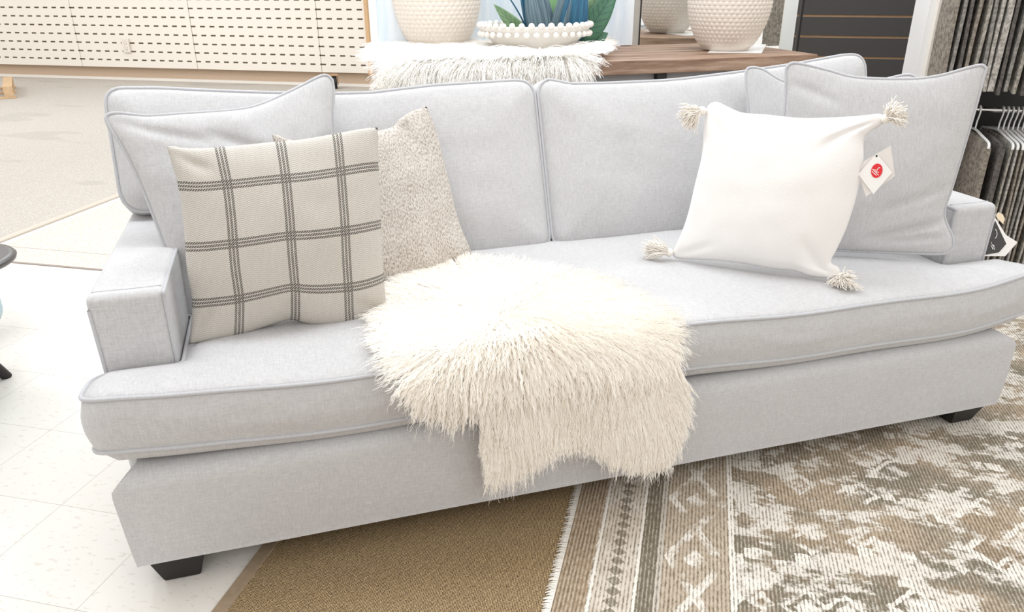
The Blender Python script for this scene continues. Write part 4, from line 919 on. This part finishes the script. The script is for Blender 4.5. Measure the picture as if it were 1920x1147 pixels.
# lower row
low = []
eL = float(on(1848, 300, EN, NR)@EX)
e = eL; seq = [(0, 0.040, 0), (2, 0.030, 0.038), (4, 0.016, 0.030)]
exs = [(eL, 1), (eL+0.052, 2)] + [(eL+0.088+0.0185*i, [4, 3, 1, 4, 0, 3, 1][i % 7]) for i in range(9)] + [(eL+0.275+0.040*i, [3, 5, 0][i % 3]) for i in range(6)]
low_lab = []
for i, (e, mi) in enumerate(exs):
    if i == 0: lab = 'taupe hanging textile sample, leftmost on the lower rail beside the sofa pillow'
    elif i == 1: lab = 'dark charcoal textile sample, second from the left on the lower rail'
    elif i < 11: lab = '%s textile sample hanging on the lower rail, number %s from the left' % (cnames[mi], ['three', 'four', 'five', 'six', 'seven', 'eight', 'nine', 'ten', 'eleven'][i-2])
    else: lab = '%s thick textile on the lower rail right of the thin samples, number %s' % (cnames[mi], ['one', 'two', 'three', 'four', 'five', 'six'][i-11])
    th = 0.022 if i < 2 else (0.0075 if i < 11 else 0.022)
    dp = 0.40; hh = min(RZ-0.125-0.03, 0.60)
    me = textile(hh, dp, th, TM[mi], i*1.3); o = link('textile_sample', me); o.location = S(e, rail_n, RZ-0.093-0.004); o.rotation_euler = (0, 0, PHI); tag(o, lab, 'textile', 'textiles hanging on the lower rail')
    if i != 1 and i < 13: hanger(e, RZ, 'white plastic hanger holding the %s textile, hanger %s from the left on lower rail' % (cnames[mi], ['one', '', 'two', 'three', 'four', 'five', 'six', 'seven', 'eight', 'nine', 'ten', 'eleven', 'twelve'][i]))
# fringe strip on one thick textile
# upper row
eU = float(on(1775, 80, EN, NR+0.05)@EX)
zlow = float(on(1870, 184, EN, NR)[2]); nU = 22
for i in range(nU):
    e = eU+0.0265*i; mi = [1, 0, 2, 1, 4, 0, 3, 3, 2, 0, 4, 2, 0, 3, 1, 2, 4, 0, 1, 3, 2, 0][i]; th = 0.0125 if i != 7 else 0.022
    me = textile(RZ2-0.05-(zlow+(0.0 if i > 6 else 0.0)+random.uniform(-0.008, 0.008)), 0.40, th, TM[mi], 20+i*1.1); o = link('textile_sample', me); o.location = S(e, rail_n, RZ2-0.012); o.rotation_euler = (0, 0, PHI)
    words = ['first', 'second', 'third', 'fourth', 'fifth', 'sixth', 'seventh', 'eighth', 'ninth', 'tenth', 'eleventh', 'twelfth', 'thirteenth', 'fourteenth', 'fifteenth', 'sixteenth', 'seventeenth', 'eighteenth', 'nineteenth', 'twentieth', 'twenty-first', 'twenty-second']
    tag(o, '%s long textile sample on the upper rail, %s from the white column' % (cnames[mi], words[i]), 'textile', 'textiles hanging on the upper rail')

# ------------------------------------------------------------------ papers tucked beside the right arm
nQ = np.array([0.30, -0.90, 0.30]); nQ /= np.linalg.norm(nQ); pq = np.array([W+0.035, 0.20, 0.50]); vQ = float(nQ@pq)
def pcard(name, pxs, off, mat, parent=None, th=0.001):
    bm = bmesh.new(); f = bm.faces.new([bm.verts.new(on(*q, nQ, vQ+off)) for q in pxs]); r = bmesh.ops.extrude_face_region(bm, geom=[f])
    bmesh.ops.translate(bm, verts=[v for v in r['geom'] if isinstance(v, bmesh.types.BMVert)], vec=Vector(nQ*-th)); o = link(name, bm_mesh(name, bm), mat)
    if parent is not None: o.parent = parent
    return o
bk = pcard('care_booklet', [(1866, 408), (1886, 440), (1908, 454), (1885, 480), (1845, 480), (1858, 440)], 0.0, M['paper']); tag(bk, 'white folded paper tag with black cover hanging beside the right sofa arm', 'booklet')
pcard('black_cover', [(1866.5, 414), (1887, 457), (1873, 473), (1845, 478), (1850, 470)], 0.002, M['black'], bk)
def pstroke(pl_, w_, nm):
    bm = bmesh.new()
    for L_ in pl_:
        for (a, b) in zip(L_[:-1], L_[1:]):
            a_, b_ = np.array(a, float), np.array(b, float); d = (b_-a_)/np.linalg.norm(b_-a_); p_ = np.array([-d[1], d[0]])*w_/2
            bm.faces.new([bm.verts.new(on(*q, nQ, vQ+0.0028)) for q in (a_-p_, b_-p_, b_+p_, a_+p_)])
    o = link(nm, bm_mesh(nm, bm), M['paper']); o.parent = bk
pstroke([[(1866+5.5*math.cos(a)-2, 438+9*math.sin(a)) for a in np.linspace(-1.2, 1.3, 9)]], 1.1, 'cover_arc')
pstroke([[(1858.2, 453.5), (1859.6, 456.6)], [(1857.9, 458.5), (1861.5, 467.5)], [(1860.2, 457.8), (1861.9, 462), (1861.2, 463.4), (1862.8, 467.2)], [(1861.8, 458.4), (1862.6, 460.3)], [(1863.3, 460.5), (1865.2, 468.4)], [(1861.8, 461.2), (1864.8, 459.6)]], 0.8, 'cover_lettering')
cc = pcard('cream_slip', [(1868, 404), (1872, 398), (1880, 401), (1884, 410), (1881, 420), (1869, 408)], -0.012, M['cream_paper']); tag(cc, 'small cream paper slip beside the upper edge of the right sofa arm', 'paper slip')

# ------------------------------------------------------------------ left edge: chair, side table, pallet
ch = empty('accent_chair', (-0.80, 0.96, 0), 'pale blue upholstered chair with dark round legs at the left edge', 'chair')
def chp(o): return unparent_loc(o, ch)
bm = box_bm(0.62, 0.56, 0.20, (-0.82, 0.97, 0.29), 0.06, 5); chp(link('seat', bm_mesh('seat', bm, True), M['blue_fabric']))
bm = box_bm(0.12, 0.60, 0.42, (-1.02, 0.97, 0.58), 0.05, 5); chp(link('backrest', bm_mesh('backrest', bm, True), M['blue_fabric']))
for (tx, ty, bx, by) in ((-0.63, 1.10, -0.556, 1.20), (-0.64, 0.78, -0.475, 0.70), (-0.95, 1.16, -1.0, 1.22), (-0.95, 0.78, -1.0, 0.72)):
    pts = [np.array([bx, by, 0])*(1-k)+np.array([tx, ty, 0.22])*k for k in np.linspace(0, 1, 8)]
    V, F = tube_np(pts, 0.026, 16, taper=np.linspace(0.62, 1, 8)); bm = bmesh.new(); bv = [bm.verts.new(v) for v in V]; [bm.faces.new([bv[i] for i in f]) for f in F]; bm.faces.new(bv[:16]); bm.faces.new(bv[-16:][::-1])
    me = bm_mesh('leg', bm, True); smooth_by_angle(me, 50); chp(link('leg', me, M['dark_wood']))
stl = empty('side_table', (-0.757, 1.60, 0), 'round dark grey stool top with stepped rim at the left edge', 'side table')
lathe('table_top', [(0.001, 0.30), (0.13, 0.30), (0.14, 0.297), (0.165, 0.302), (0.185, 0.300), (0.192, 0.292), (0.188, 0.280), (0.176, 0.272), (0.001, 0.268)], M['slate_metal'], 64, stl)
lathe('pedestal', [(0.025, 0.27), (0.022, 0.15), (0.03, 0.03), (0.05, 0.012), (0.05, 0.0), (0.001, 0.0)], M['slate_metal'], 40, stl)
A_ = on(28, 184, ZA, 0.01)
pa = empty('wooden_pallet', (A_[0], A_[1], 0.008), 'end of a pine pallet on the beige carpet at the far left', 'pallet', rz=math.radians(14))
for k in range(4):
    bm = box_bm(0.09, 1.0, 0.018, (-0.045-k*0.2, 0.5, 0.121), 0.002, 1); link('deck_board', bm_mesh('deck_board', bm), M['pallet'], pa)
for y in (0.045, 0.5, 0.955):
    bm = box_bm(0.09, 0.09, 0.095, (-0.045, y, 0.065), 0.002, 1); link('block', bm_mesh('block', bm), M['pallet'], pa)
    bm = box_bm(0.09, 0.09, 0.095, (-0.62, y, 0.065), 0.002, 1); link('block', bm_mesh('block', bm), M['pallet'], pa)
    bm = box_bm(0.75, 0.09, 0.017, (-0.36, y, 0.009), 0.002, 1); link('bottom_board', bm_mesh('bottom_board', bm), M['pallet'], pa)
